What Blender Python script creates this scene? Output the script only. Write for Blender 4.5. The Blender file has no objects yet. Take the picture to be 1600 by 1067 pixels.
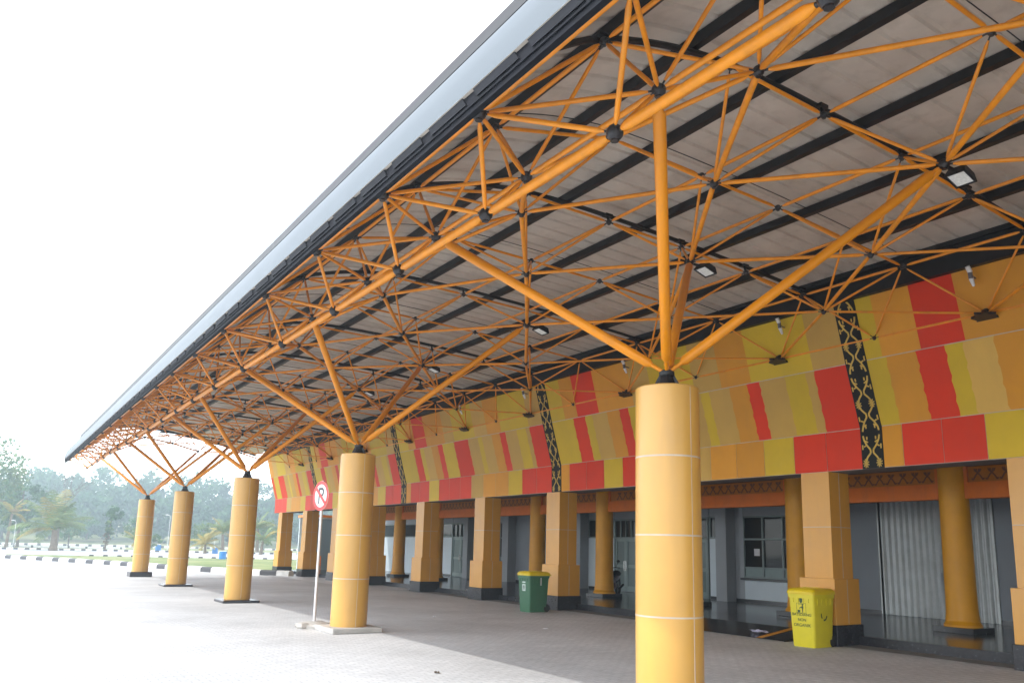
import bpy, math, random
import numpy as np
from mathutils import Vector, Matrix
rnd = random.Random(7)
S = bpy.context.scene
COL = S.collection
PI = math.pi

# ------------------------------------------------------------------ helpers
def nrm(v):
    l = math.sqrt(v[0]**2 + v[1]**2 + v[2]**2) or 1e-9
    return (v[0]/l, v[1]/l, v[2]/l)

class MB:
    def __init__(s):
        s.v = []; s.f = []; s.m = []
    def add(s, vs, fs, mi=0):
        o = len(s.v)
        s.v += [tuple(p) for p in vs]
        for f in fs:
            s.f.append([i + o for i in f]); s.m.append(mi)
    def quad(s, a, b, c, d, mi=0):
        s.add([a, b, c, d], [(0, 1, 2, 3)], mi)
    def box(s, x0, x1, y0, y1, z0, z1, mi=0, M=None, bev=0.0):
        if bev > 0:
            b = min(bev, (x1-x0)*.45, (y1-y0)*.45, (z1-z0)*.45)
            vs = []
            for zi, (z, ins) in enumerate(((z0, b), (z0+b, 0), (z1-b, 0), (z1, b))):
                i = ins
                vs += [(x0+i+b*(ins == 0), y0+i, z), (x1-i-b*(ins == 0), y0+i, z), (x1-i, y0+i+b*(ins == 0), z), (x1-i, y1-i-b*(ins == 0), z),
                       (x1-i-b*(ins == 0), y1-i, z), (x0+i+b*(ins == 0), y1-i, z), (x0+i, y1-i-b*(ins == 0), z), (x0+i, y0+i+b*(ins == 0), z)]
            fs = []
            for r in range(3):
                for k in range(8):
                    a = r*8+k; c = r*8+(k+1) % 8
                    fs.append((a, c, c+8, a+8))
            fs.append((7, 6, 5, 4, 3, 2, 1, 0)); fs.append(tuple(range(24, 32)))
        else:
            vs = [(x0,y0,z0),(x1,y0,z0),(x1,y1,z0),(x0,y1,z0),(x0,y0,z1),(x1,y0,z1),(x1,y1,z1),(x0,y1,z1)]
            fs = [(3,2,1,0),(4,5,6,7),(0,1,5,4),(1,2,6,5),(2,3,7,6),(3,0,4,7)]
        if M is not None:
            vs = [tuple(M @ Vector(p)) for p in vs]
        s.add(vs, fs, mi)
    def tube(s, a, b, r, n=8, mi=0, taper=0.0, rend=.45, mi_end=None):
        """round bar from a to b; taper: length of the conical ends"""
        a = Vector(a); b = Vector(b); d = b - a; L = d.length
        if L < 1e-6: return
        d /= L
        t = Vector((0, 0, 1)) if abs(d.z) < .9 else Vector((1, 0, 0))
        u = d.cross(t).normalized(); w = d.cross(u)
        if taper > 0 and L > 4*taper:
            st = [(0, r*rend), (taper*.8, r*rend), (taper*.8, r*rend*1.15), (taper*1.45, r), (L-taper*1.45, r), (L-taper*.8, r*rend*1.15), (L-taper*.8, r*rend), (L, r*rend)]
        else:
            st = [(0, r), (L, r)]
        vs = []
        for q, rr in st:
            c = a + d*q
            for k in range(n):
                an = 2*PI*k/n
                vs.append(tuple(c + u*(math.cos(an)*rr) + w*(math.sin(an)*rr)))
        fs = []
        for i in range(len(st)-1):
            for k in range(n):
                p = i*n+k; q = i*n+(k+1) % n
                fs.append((p, q, q+n, p+n))
        fs.append(tuple(range(n-1, -1, -1))); e = (len(st)-1)*n
        fs.append(tuple(range(e, e+n)))
        s.add(vs, fs, mi)
        if mi_end is not None and len(st) > 2:           # bolt sleeves at both ends
            k0 = len(s.m) - len(fs)
            for q in list(range(n)) + list(range((len(st)-2)*n, (len(st)-1)*n)): s.m[k0+q] = mi_end
    def path(s, pts, r, n=8, mi=0):
        """round bar swept along a polyline; r a number or one per point"""
        P = [Vector(p) for p in pts]; N = len(P)
        rr = r if isinstance(r, (list, tuple)) else [r]*N
        vs = []; u = None
        for i in range(N):
            d = (P[min(i+1, N-1)] - P[max(i-1, 0)]).normalized()
            if u is None:
                t = Vector((0, 0, 1)) if abs(d.z) < .9 else Vector((1, 0, 0))
                u = d.cross(t).normalized()
            else:
                u = (u - d*u.dot(d)).normalized()
            w = d.cross(u)
            for k in range(n):
                an = 2*PI*k/n
                vs.append(tuple(P[i] + u*(math.cos(an)*rr[i]) + w*(math.sin(an)*rr[i])))
        fs = []
        for i in range(N-1):
            for k in range(n):
                p = i*n+k; q = i*n+(k+1) % n
                fs.append((p, q, q+n, p+n))
        fs.append(tuple(range(n-1, -1, -1))); e = (N-1)*n
        fs.append(tuple(range(e, e+n)))
        s.add(vs, fs, mi)
    def lathe(s, prof, c=(0, 0, 0), n=32, mi=0, M=None):
        """prof: [(r, z)], closed with caps"""
        vs = []
        for r, z in prof:
            for k in range(n):
                an = 2*PI*k/n
                vs.append((c[0]+r*math.cos(an), c[1]+r*math.sin(an), c[2]+z))
        fs = []
        for i in range(len(prof)-1):
            for k in range(n):
                p = i*n+k; q = i*n+(k+1) % n
                fs.append((p, q, q+n, p+n))
        fs.append(tuple(range(n-1, -1, -1))); e = (len(prof)-1)*n
        fs.append(tuple(range(e, e+n)))
        if M is not None: vs = [tuple(M @ Vector(p)) for p in vs]
        s.add(vs, fs, mi)
    def ball(s, c, r, n=10, m=6, mi=0, sc=(1, 1, 1), M=None):
        vs = [(0, 0, -1)]; fs = []
        for i in range(1, m):
            th = PI*i/m - PI/2
            for k in range(n):
                an = 2*PI*k/n
                vs.append((math.cos(th)*math.cos(an), math.cos(th)*math.sin(an), math.sin(th)))
        vs.append((0, 0, 1)); last = len(vs)-1
        for k in range(n):
            fs.append((0, 1+(k+1) % n, 1+k))
            for i in range(m-2):
                a = 1+i*n+k; b = 1+i*n+(k+1) % n
                fs.append((a, b, b+n, a+n))
            fs.append((last, last-n+k, last-n+(k+1) % n))
        out = []
        for p in vs:
            q = Vector((p[0]*r*sc[0], p[1]*r*sc[1], p[2]*r*sc[2]))
            if M is not None: q = M @ q
            out.append((q.x+c[0], q.y+c[1], q.z+c[2]))
        s.add(out, fs, mi)
    def prism(s, poly, h0, h1, M=None, mi=0):
        """flat outline (list of 2-D points, counter-clockwise) extruded along z"""
        n = len(poly)
        vs = [(p[0], p[1], h0) for p in poly] + [(p[0], p[1], h1) for p in poly]
        fs = [tuple(range(n-1, -1, -1)), tuple(range(n, 2*n))]
        for k in range(n):
            q = (k+1) % n
            fs.append((k, q, q+n, k+n))
        if M is not None: vs = [tuple(M @ Vector(p)) for p in vs]
        s.add(vs, fs, mi)
    def build(s, name, mats, parent=None, smooth=40, loc=None):
        me = bpy.data.meshes.new(name)
        base = Vector(loc) if loc else Vector((0, 0, 0))
        me.from_pydata([(p[0]-base.x, p[1]-base.y, p[2]-base.z) for p in s.v] if loc else s.v, [], s.f)
        if not isinstance(mats, (list, tuple)): mats = [mats]
        for m in mats: me.materials.append(m)
        me.polygons.foreach_set('material_index', s.m)
        if smooth:
            me.shade_smooth()
            me.set_sharp_from_angle(angle=math.radians(smooth))
        me.update()
        o = bpy.data.objects.new(name, me)
        COL.objects.link(o)
        if loc: o.location = base
        if parent: o.parent = parent
        return o

def tag(o, label, cat, group=None):
    o['label'] = label; o['category'] = cat
    if group: o['group'] = group
    return o
def thing(name, label, cat, loc=(0, 0, 0), rz=0.0, group=None):
    o = bpy.data.objects.new(name, None); COL.objects.link(o)
    o.empty_display_size = .2
    o.location = loc; o.rotation_euler = (0, 0, rz)
    return tag(o, label, cat, group)
def structure(o):
    o['kind'] = 'structure'; return o
def copy_thing(o, loc, rz=None, label=None, sc=None, parent=None):
    c = o.copy(); COL.objects.link(c)
    if parent is None:
        c.location = loc
        if rz is not None: c.rotation_euler = (0, 0, rz)
        if sc is not None: c.scale = (sc, sc, sc)
        if label: c['label'] = label
    else:
        c.parent = parent
    for ch in list(o.children):
        copy_thing(ch, None, parent=c)
    return c

# ------------------------------------------------------------------ materials
MATS = {}
def mat(name, col, rough=.6, metal=0.0, var=.10, scale=6.0, bump=0.0, spec=None, coat=0.0, bscale=None, grime=0.0, island=0.0):
    if name in MATS: return MATS[name]
    m = bpy.data.materials.new(name); m.use_nodes = True
    nt = m.node_tree; b = nt.nodes['Principled BSDF']
    b.inputs['Roughness'].default_value = rough
    b.inputs['Metallic'].default_value = metal
    if spec is not None: b.inputs['Specular IOR Level'].default_value = spec
    if coat: b.inputs['Coat Weight'].default_value = coat; b.inputs['Coat Roughness'].default_value = .22
    geo = nt.nodes.new('ShaderNodeNewGeometry')
    nz = nt.nodes.new('ShaderNodeTexNoise'); nz.inputs['Scale'].default_value = scale
    nz.inputs['Detail'].default_value = 5; nz.inputs['Roughness'].default_value = .6
    nt.links.new(geo.outputs['Position'], nz.inputs['Vector'])
    rmp = nt.nodes.new('ShaderNodeMapRange')
    rmp.inputs['From Min'].default_value = .3; rmp.inputs['From Max'].default_value = .7
    rmp.inputs['To Min'].default_value = 1-var; rmp.inputs['To Max'].default_value = 1+var
    nt.links.new(nz.outputs['Fac'], rmp.inputs['Value'])
    mul = nt.nodes.new('ShaderNodeVectorMath'); mul.operation = 'SCALE'
    mul.inputs[0].default_value = col[:3]
    if island:
        ir = nt.nodes.new('ShaderNodeMapRange'); ir.inputs['To Min'].default_value = 1-island; ir.inputs['To Max'].default_value = 1+island
        nt.links.new(geo.outputs['Random Per Island'], ir.inputs['Value'])
        im = nt.nodes.new('ShaderNodeMath'); im.operation = 'MULTIPLY'
        nt.links.new(rmp.outputs['Result'], im.inputs[0]); nt.links.new(ir.outputs['Result'], im.inputs[1])
        nt.links.new(im.outputs['Value'], mul.inputs['Scale'])
    else:
        nt.links.new(rmp.outputs['Result'], mul.inputs['Scale'])
    out = mul.outputs['Vector']
    if grime > 0:                                   # dirty patches and drips with a shape of their own
        n2 = nt.nodes.new('ShaderNodeTexNoise'); n2.inputs['Scale'].default_value = 1.0; n2.inputs['Detail'].default_value = 7
        mp = nt.nodes.new('ShaderNodeMapping'); mp.inputs['Scale'].default_value = (5, 5, .8)
        nt.links.new(geo.outputs['Position'], mp.inputs['Vector']); nt.links.new(mp.outputs['Vector'], n2.inputs['Vector'])
        r2 = nt.nodes.new('ShaderNodeMapRange'); r2.inputs['From Min'].default_value = .5; r2.inputs['From Max'].default_value = .8
        r2.inputs['To Max'].default_value = grime
        nt.links.new(n2.outputs['Fac'], r2.inputs['Value'])
        mx = nt.nodes.new('ShaderNodeMix'); mx.data_type = 'RGBA'
        mx.inputs['B'].default_value = (.16, .12, .08, 1)
        nt.links.new(r2.outputs['Result'], mx.inputs['Factor']); nt.links.new(out, mx.inputs['A'])
        out = mx.outputs['Result']
    nt.links.new(out, b.inputs['Base Color'])
    rr = nt.nodes.new('ShaderNodeMapRange')
    rr.inputs['To Min'].default_value = max(.02, rough-.08); rr.inputs['To Max'].default_value = min(1, rough+.08)
    nt.links.new(nz.outputs['Fac'], rr.inputs['Value']); nt.links.new(rr.outputs['Result'], b.inputs['Roughness'])
    if bump > 0:
        n3 = nt.nodes.new('ShaderNodeTexNoise'); n3.inputs['Scale'].default_value = bscale or scale*6; n3.inputs['Detail'].default_value = 4
        nt.links.new(geo.outputs['Position'], n3.inputs['Vector'])
        bp = nt.nodes.new('ShaderNodeBump'); bp.inputs['Strength'].default_value = bump; bp.inputs['Distance'].default_value = .02
        nt.links.new(n3.outputs['Fac'], bp.inputs['Height']); nt.links.new(bp.outputs['Normal'], b.inputs['Normal'])
    MATS[name] = m
    return m

def brick_mat(name, c1, c2, cm, bw, bh, mortar, rough, rot=0.0, offset=.5, bump=.3, stain=.25, coat=0.0, rvar=.1):
    m = bpy.data.materials.new(name); m.use_nodes = True
    nt = m.node_tree; b = nt.nodes['Principled BSDF']
    geo = nt.nodes.new('ShaderNodeNewGeometry')
    mp = nt.nodes.new('ShaderNodeMapping'); mp.inputs['Rotation'].default_value = (0, 0, rot)
    nt.links.new(geo.outputs['Position'], mp.inputs['Vector'])
    bt = nt.nodes.new('ShaderNodeTexBrick')
    bt.offset = offset
    bt.inputs['Scale'].default_value = 1; bt.inputs['Brick Width'].default_value = bw; bt.inputs['Row Height'].default_value = bh
    bt.inputs['Mortar Size'].default_value = mortar; bt.inputs['Mortar Smooth'].default_value = .3
    bt.inputs['Color1'].default_value = (*c1, 1); bt.inputs['Color2'].default_value = (*c2, 1); bt.inputs['Mortar'].default_value = (*cm, 1)
    nt.links.new(mp.outputs['Vector'], bt.inputs['Vector'])
    n1 = nt.nodes.new('ShaderNodeTexNoise'); n1.inputs['Scale'].default_value = .35; n1.inputs['Detail'].default_value = 8; n1.inputs['Roughness'].default_value = .65
    nt.links.new(geo.outputs['Position'], n1.inputs['Vector'])
    n2 = nt.nodes.new('ShaderNodeTexNoise'); n2.inputs['Scale'].default_value = 14; n2.inputs['Detail'].default_value = 4
    nt.links.new(geo.outputs['Position'], n2.inputs['Vector'])
    a = nt.nodes.new('ShaderNodeMapRange'); a.inputs['From Min'].default_value = .3; a.inputs['From Max'].default_value = .7
    a.inputs['To Min'].default_value = 1-stain; a.inputs['To Max'].default_value = 1+stain*.6
    nt.links.new(n1.outputs['Fac'], a.inputs['Value'])
    a2 = nt.nodes.new('ShaderNodeMapRange'); a2.inputs['From Min'].default_value = .3; a2.inputs['From Max'].default_value = .7
    a2.inputs['To Min'].default_value = 1-stain*.5; a2.inputs['To Max'].default_value = 1+stain*.4
    nt.links.new(n2.outputs['Fac'], a2.inputs['Value'])
    mm = nt.nodes.new('ShaderNodeMath'); mm.operation = 'MULTIPLY'
    nt.links.new(a.outputs['Result'], mm.inputs[0]); nt.links.new(a2.outputs['Result'], mm.inputs[1])
    sc = nt.nodes.new('ShaderNodeVectorMath'); sc.operation = 'SCALE'
    nt.links.new(bt.outputs['Color'], sc.inputs[0]); nt.links.new(mm.outputs['Value'], sc.inputs['Scale'])
    nt.links.new(sc.outputs['Vector'], b.inputs['Base Color'])
    r = nt.nodes.new('ShaderNodeMapRange'); r.inputs['To Min'].default_value = max(.03, rough-rvar); r.inputs['To Max'].default_value = rough+rvar
    nt.links.new(n1.outputs['Fac'], r.inputs['Value']); nt.links.new(r.outputs['Result'], b.inputs['Roughness'])
    bp = nt.nodes.new('ShaderNodeBump'); bp.inputs['Strength'].default_value = bump; bp.inputs['Distance'].default_value = .006
    inv = nt.nodes.new('ShaderNodeMath'); inv.operation = 'MULTIPLY_ADD'; inv.inputs[1].default_value = -1; inv.inputs[2].default_value = 1
    nt.links.new(bt.outputs['Fac'], inv.inputs[0])
    ad = nt.nodes.new('ShaderNodeMath'); ad.operation = 'MULTIPLY_ADD'; ad.inputs[1].default_value = .5
    nt.links.new(n2.outputs['Fac'], ad.inputs[0]); nt.links.new(inv.outputs['Value'], ad.inputs[2])
    nt.links.new(ad.outputs['Value'], bp.inputs['Height']); nt.links.new(bp.outputs['Normal'], b.inputs['Normal'])
    return m

M_tube   = mat('tube_orange_paint', (.80, .285, .012), .36, spec=.4, var=.12, scale=5, island=.10, grime=.25)
M_strut  = mat('strut_orange_paint', (.80, .285, .006), .32, spec=.4, var=.06, scale=3, grime=.12)
M_black  = mat('black_steel_paint', (.007, .007, .009), .5, var=.3, scale=8)
M_node   = mat('node_black_paint', (.022, .02, .022), .4, var=.3, scale=12)
M_fascia = mat('fascia_black_steel', (.006, .0065, .010), .8, var=.35, scale=5, spec=.15)
M_flash  = mat('flashing_dark_grey', (.012, .013, .017), .8, var=.25, scale=6, spec=.15)
M_roofT  = mat('roof_zinc_top', (.105, .125, .14), .5, .0, var=.05, scale=2, spec=.2)
M_roofB  = mat('roof_sheet_underside', (.56, .50, .43), .55, .0, var=.12, scale=1.2, grime=.25)
M_acp    = mat('column_orange_panel', (.60, .325, .065), .36, var=.045, scale=1.5, grime=.16, coat=.2)
M_pill   = mat('pillar_orange_panel', (.64, .305, .038), .36, var=.05, scale=1.5, grime=.10, coat=.2)
M_joint  = mat('joint_sealant_grey', (.52, .44, .36), .6, var=.1)
M_red    = mat('panel_red', (.70, .036, .006), .5, spec=.25, var=.05, scale=1.5, island=.07, grime=.05)
M_yel    = mat('panel_olive_yellow', (.62, .42, .020), .5, spec=.25, var=.05, scale=1.5, island=.07, grime=.06)
M_ora    = mat('panel_orange', (.68, .295, .022), .5, spec=.25, var=.05, scale=1.5, island=.07, grime=.06)
M_tan    = mat('panel_tan', (.58, .35, .075), .5, spec=.25, var=.05, scale=1.5, island=.07, grime=.06)
M_tan2   = mat('panel_pale_tan', (.66, .40, .085), .5, spec=.25, var=.05, scale=1.5, island=.07, grime=.06)
M_back   = mat('panel_backing_grey', (.50, .42, .35), .6, var=.1)
M_ornB   = mat('ornament_black', (.012, .012, .012), .6, var=.2, spec=.2)
M_ornY   = mat('ornament_gold', (.62, .40, .05), .4, var=.15, scale=9)
M_frzA   = mat('frieze_orange_band', (.66, .15, .008), .5, spec=.25, var=.08, scale=3, grime=.15)
M_frzB   = mat('frieze_panel_brown', (.46, .15, .012), .55, spec=.25, var=.1, scale=4)
M_frzC   = mat('frieze_motif_maroon', (.17, .06, .012), .6, var=.2)
M_round  = mat('round_column_ochre', (.70, .31, .008), .42, spec=.35, var=.07, scale=2, grime=.15)
M_tileB  = mat('black_granite_tile', (.028, .028, .034), .25, var=.3, scale=20)
M_conc   = mat('concrete_grey', (.42, .40, .37), .85, var=.18, scale=3, bump=.3)
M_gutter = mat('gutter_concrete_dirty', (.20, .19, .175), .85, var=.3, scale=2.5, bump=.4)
M_wallG  = mat('wall_slate_grey', (.22, .24, .27), .6, var=.06, scale=1.2, grime=.08)
M_wallL  = mat('wall_light_grey', (.34, .36, .39), .6, var=.06, scale=1.2)
M_wallW  = mat('wall_off_white', (.64, .72, .78), .5, var=.05, scale=1.0)
M_frame  = mat('window_frame_grey_green', (.19, .235, .235), .45, .2, var=.08)
M_teal   = mat('door_grey_teal', (.20, .27, .27), .4, var=.06)
M_shut   = mat('galvanised_shutter', (.40, .42, .42), .42, .45, var=.14, scale=3, grime=.2)
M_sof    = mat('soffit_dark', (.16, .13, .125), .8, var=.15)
M_white  = mat('white_paint', (.78, .78, .77), .5, var=.06)
M_kblk   = mat('kerb_black_paint', (.055, .055, .06), .7, var=.3)
M_kwht   = mat('kerb_white_paint', (.74, .73, .70), .7, var=.15, scale=3)
M_redS   = mat('sign_red', (.70, .035, .03), .4, var=.05)
M_blkS   = mat('sign_black', (.02, .022, .025), .5, var=.1)
M_galv   = mat('galvanised_post', (.60, .60, .62), .4, .5, var=.08, scale=12)
M_bYel   = mat('bin_yellow_plastic', (.66, .56, .02), .38, var=.05, scale=5, grime=.06)
M_bYelD  = mat('bin_lid_yellow_plastic', (.70, .52, .01), .4, var=.06, scale=5)
M_bGrn   = mat('bin_green_plastic', (.05, .155, .085), .42, var=.08, scale=5, grime=.08)
M_bPrint = mat('bin_print_dark_green', (.02, .06, .025), .6, var=.1)
M_bPrintL= mat('bin_sticker_pale', (.55, .66, .62), .5, var=.2, scale=20)
M_rubber = mat('black_rubber', (.02, .02, .02), .75, var=.2)
M_blueP  = mat('blue_plastic', (.02, .20, .55), .4, var=.08)
M_lens   = mat('floodlight_lens', (.85, .85, .80), .25, var=.12, scale=30)
M_lampW  = mat('spot_white_cap', (.72, .72, .72), .4, var=.06)
M_lampG  = mat('spot_grey_body', (.13, .13, .15), .4, .3, var=.1)
M_paper  = mat('paper_white', (.80, .80, .82), .7, var=.06)
M_lilac  = mat('wrapper_lilac', (.50, .48, .62), .4, var=.35, scale=40)
M_oplast = mat('orange_plastic', (.80, .22, .03), .4, var=.06)
M_bark   = mat('bark_brown', (.13, .10, .075), .9, var=.3, scale=4, bump=.5)
M_palmB  = mat('palm_bark', (.17, .13, .09), .9, var=.3, scale=4, bump=.5)
M_chrome = mat('chrome', (.6, .6, .6), .15, .9, var=.05)
M_mred   = mat('motorbike_maroon', (.10, .015, .018), .3, var=.1)

def leaf_mat(name, col, tr=.35):
    m = bpy.data.materials.new(name); m.use_nodes = True
    nt = m.node_tree; b = nt.nodes['Principled BSDF']
    oi = nt.nodes.new('ShaderNodeNewGeometry')
    nz = nt.nodes.new('ShaderNodeTexNoise'); nz.inputs['Scale'].default_value = .45; nz.inputs['Detail'].default_value = 3
    nt.links.new(oi.outputs['Position'], nz.inputs['Vector'])
    mr = nt.nodes.new('ShaderNodeMapRange'); mr.inputs['From Min'].default_value = .3; mr.inputs['From Max'].default_value = .7
    mr.inputs['To Min'].default_value = .6; mr.inputs['To Max'].default_value = 1.45
    nt.links.new(nz.outputs['Fac'], mr.inputs['Value'])
    sc = nt.nodes.new('ShaderNodeVectorMath'); sc.operation = 'SCALE'; sc.inputs[0].default_value = col
    nt.links.new(mr.outputs['Result'], sc.inputs['Scale'])
    nt.links.new(sc.outputs['Vector'], b.inputs['Base Color'])
    b.inputs['Roughness'].default_value = .6
    tl = nt.nodes.new('ShaderNodeBsdfTranslucent'); nt.links.new(sc.outputs['Vector'], tl.inputs['Color'])
    mx = nt.nodes.new('ShaderNodeMixShader'); mx.inputs['Fac'].default_value = tr
    nt.links.new(b.outputs['BSDF'], mx.inputs[1]); nt.links.new(tl.outputs['BSDF'], mx.inputs[2])
    nt.links.new(mx.outputs['Shader'], nt.nodes['Material Output'].inputs['Surface'])
    return m
L_dark = leaf_mat('leaf_dark_green', (.045, .115, .045))
L_mid  = leaf_mat('leaf_mid_green', (.075, .16, .055))
L_lite = leaf_mat('leaf_light_green', (.13, .19, .055))
L_yel  = leaf_mat('frond_yellow', (.34, .27, .06))
L_palm = leaf_mat('frond_green', (.15, .20, .055))
L_brn  = leaf_mat('frond_dead', (.22, .16, .08))

def glass_mat(name, col, rough=.04):
    m = bpy.data.materials.new(name); m.use_nodes = True
    nt = m.node_tree; b = nt.nodes['Principled BSDF']
    b.inputs['Base Color'].default_value = (*col, 1); b.inputs['Roughness'].default_value = rough; b.inputs['Specular IOR Level'].default_value = .22
    geo = nt.nodes.new('ShaderNodeNewGeometry')
    nz = nt.nodes.new('ShaderNodeTexNoise'); nz.inputs['Scale'].default_value = 1.3; nz.inputs['Detail'].default_value = 2
    nt.links.new(geo.outputs['Position'], nz.inputs['Vector'])
    bp = nt.nodes.new('ShaderNodeBump'); bp.inputs['Strength'].default_value = .06; bp.inputs['Distance'].default_value = .02
    nt.links.new(nz.outputs['Fac'], bp.inputs['Height']); nt.links.new(bp.outputs['Normal'], b.inputs['Normal'])
    return m
G_dark = glass_mat('glass_dark', (.012, .014, .016))
G_red  = glass_mat('glass_brownish', (.05, .025, .02))
G_teal = glass_mat('glass_teal', (.16, .21, .21), .12)
G_pale = glass_mat('glass_pale_blue', (.30, .37, .40), .1)

M_pave = brick_mat('concrete_pavers', (.56, .565, .565), (.505, .51, .515), (.33, .335, .335), .21, .105, .006, .85, rot=.0, bump=.35, stain=.22)
M_tile = brick_mat('polished_dark_tile', (.050, .044, .043), (.042, .038, .038), (.03, .027, .027), .6, .6, .004, .16, offset=0, bump=.05, stain=.3, rvar=.06)
M_apron = brick_mat('light_apron_concrete', (.56, .57, .58), (.52, .53, .54), (.45, .45, .45), 1.5, 1.2, .01, .45, offset=0, bump=.05, stain=.12)
def ground_mat(name, c1, c2, c3, sc=.25, bump=.6):
    m = bpy.data.materials.new(name); m.use_nodes = True
    nt = m.node_tree; b = nt.nodes['Principled BSDF']; b.inputs['Roughness'].default_value = .95
    geo = nt.nodes.new('ShaderNodeNewGeometry')
    n1 = nt.nodes.new('ShaderNodeTexNoise'); n1.inputs['Scale'].default_value = sc; n1.inputs['Detail'].default_value = 9; n1.inputs['Roughness'].default_value = .65
    nt.links.new(geo.outputs['Position'], n1.inputs['Vector'])
    cr = nt.nodes.new('ShaderNodeValToRGB'); e = cr.color_ramp.elements
    e[0].position = .36; e[0].color = (*c1, 1); e[1].position = .62; e[1].color = (*c3, 1)
    k = e.new(.5); k.color = (*c2, 1)
    nt.links.new(n1.outputs['Fac'], cr.inputs['Fac']); nt.links.new(cr.outputs['Color'], b.inputs['Base Color'])
    n2 = nt.nodes.new('ShaderNodeTexNoise'); n2.inputs['Scale'].default_value = 9; n2.inputs['Detail'].default_value = 5
    nt.links.new(geo.outputs['Position'], n2.inputs['Vector'])
    bp = nt.nodes.new('ShaderNodeBump'); bp.inputs['Strength'].default_value = bump; bp.inputs['Distance'].default_value = .05
    nt.links.new(n2.outputs['Fac'], bp.inputs['Height']); nt.links.new(bp.outputs['Normal'], b.inputs['Normal'])
    return m
M_grass = ground_mat('lawn_grass', (.10, .14, .035), (.16, .20, .055), (.26, .25, .10))
M_land  = ground_mat('rough_grass_land', (.12, .16, .05), (.20, .22, .08), (.34, .31, .17), .12)
M_road  = mat('road_pale_asphalt', (.40, .41, .42), .85, var=.12, scale=.6, bump=.2)
M_sand  = ground_mat('sandy_verge', (.36, .34, .24), (.46, .43, .33), (.30, .30, .16), .2)

# ------------------------------------------------------------------ camera
F = Vector((0.5328040597937478, 0.8265183798325494, 0.18162379157554726))
R = Vector((0.8377283288782549, -0.5455162805334717, 0.024964668389005403))
U = Vector((-0.11971249250661664, -0.13885011873204897, 0.9830511500761032))
EYE = 1.65
cam = bpy.data.cameras.new('camera'); co = bpy.data.objects.new('camera', cam); COL.objects.link(co)
co.matrix_world = Matrix(((R.x, U.x, -F.x, 0), (R.y, U.y, -F.y, 0), (R.z, U.z, -F.z, EYE), (0, 0, 0, 1)))
cam.sensor_width = 36; cam.lens = 1257.85/1600*36; cam.shift_y = (624.49-533.5)/1600
cam.clip_start = .05; cam.clip_end = 4000
S.camera = co
def depth(p): return (Vector(p) - Vector((0, 0, EYE))).dot(F)

# ------------------------------------------------------------------ light and air
SUN_AZ = math.atan2(.36, -.933)                 # direction towards the sun, from +x
SUN_EL = math.radians(48.7)
sd = Vector((math.cos(SUN_AZ)*math.cos(SUN_EL), math.sin(SUN_AZ)*math.cos(SUN_EL), math.sin(SUN_EL)))
sl = bpy.data.lights.new('sun', 'SUN'); sl.energy = 2.0; sl.angle = math.radians(.6); sl.color = (1, .965, .91)
so = bpy.data.objects.new('sun', sl); COL.objects.link(so)
so.rotation_euler = sd.to_track_quat('Z', 'Y').to_euler(); so.location = (-30, 20, 40)
W = bpy.data.worlds.new('World'); S.world = W; W.use_nodes = True
nt = W.node_tree; bg = nt.nodes['Background']
sky = nt.nodes.new('ShaderNodeTexSky'); sky.sky_type = 'NISHITA'; sky.sun_disc = False
sky.sun_elevation = SUN_EL; sky.sun_rotation = PI/2 - SUN_AZ
sky.air_density = 1.0; sky.dust_density = 0.5; sky.ozone_density = 1.0; sky.altitude = 20
hs = nt.nodes.new('ShaderNodeHueSaturation'); hs.inputs['Saturation'].default_value = .25; hs.inputs['Value'].default_value = 3.7
nt.links.new(sky.outputs['Color'], hs.inputs['Color']); nt.links.new(hs.outputs['Color'], bg.inputs['Color'])
bg.inputs['Strength'].default_value = .15
S.view_settings.view_transform = 'Standard'; S.view_settings.look = 'None'
S.view_settings.exposure = .44; S.view_settings.gamma = 1

# ------------------------------------------------------------------ ground, roads, kerbs
def sheet(name, poly, z, m, kind='structure', z1=None):
    mb = MB(); mb.add([(p[0], p[1], z) for p in poly], [tuple(range(len(poly)))])
    o = mb.build(name, m, smooth=0)
    if kind: o['kind'] = kind
    return o
g = MB(); g.add([(-1500, -1500, -.004), (1500, -1500, -.004), (1500, 1500, -.004), (-1500, 1500, -.004)], [(0, 1, 2, 3)])
structure(g.build('ground', M_land, smooth=0))
KERB = [(-60, 128), (-30, 104), (-12, 90), (1.4, 73), (4.2, 66), (7.0, 58.3), (9.1, 51), (10.7, 46), (12.2, 42.6), (13.4, 41.0)]
sheet('paving', [(-200, -120), (14.4, -120), (14.4, 41.0)] + KERB[::-1] + [(-200, 240)], 0.0, M_pave)
sheet('lawn', [(13.4, 41.0), (34, 41), (60, 72), (34, 80), (20, 82), (6, 86), (-2, 90), (-12, 96), (-12, 90.2)] + KERB[3:][:-1], .006, M_grass)
sheet('verge', [(-60, 128.2), (-30, 104.3), (-12, 90.3), (1.2, 74), (9, 84), (0, 92), (-20, 108), (-60, 140)], .012, M_grass)
sheet('road', [(-120, 150), (-50, 118), (-20, 102), (-4, 92), (6, 87), (20, 82.5), (34, 80), (70, 74), (120, 66), (120, 104), (70, 112), (30, 117), (5, 119), (-20, 125), (-50, 138), (-120, 172)], .016, M_road)
sheet('far_road', [(-60, 205), (-20, 190), (10, 183), (40, 178), (120, 165), (120, 176), (40, 190), (10, 195), (-20, 203), (-60, 220)], .012, M_road)
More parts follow.
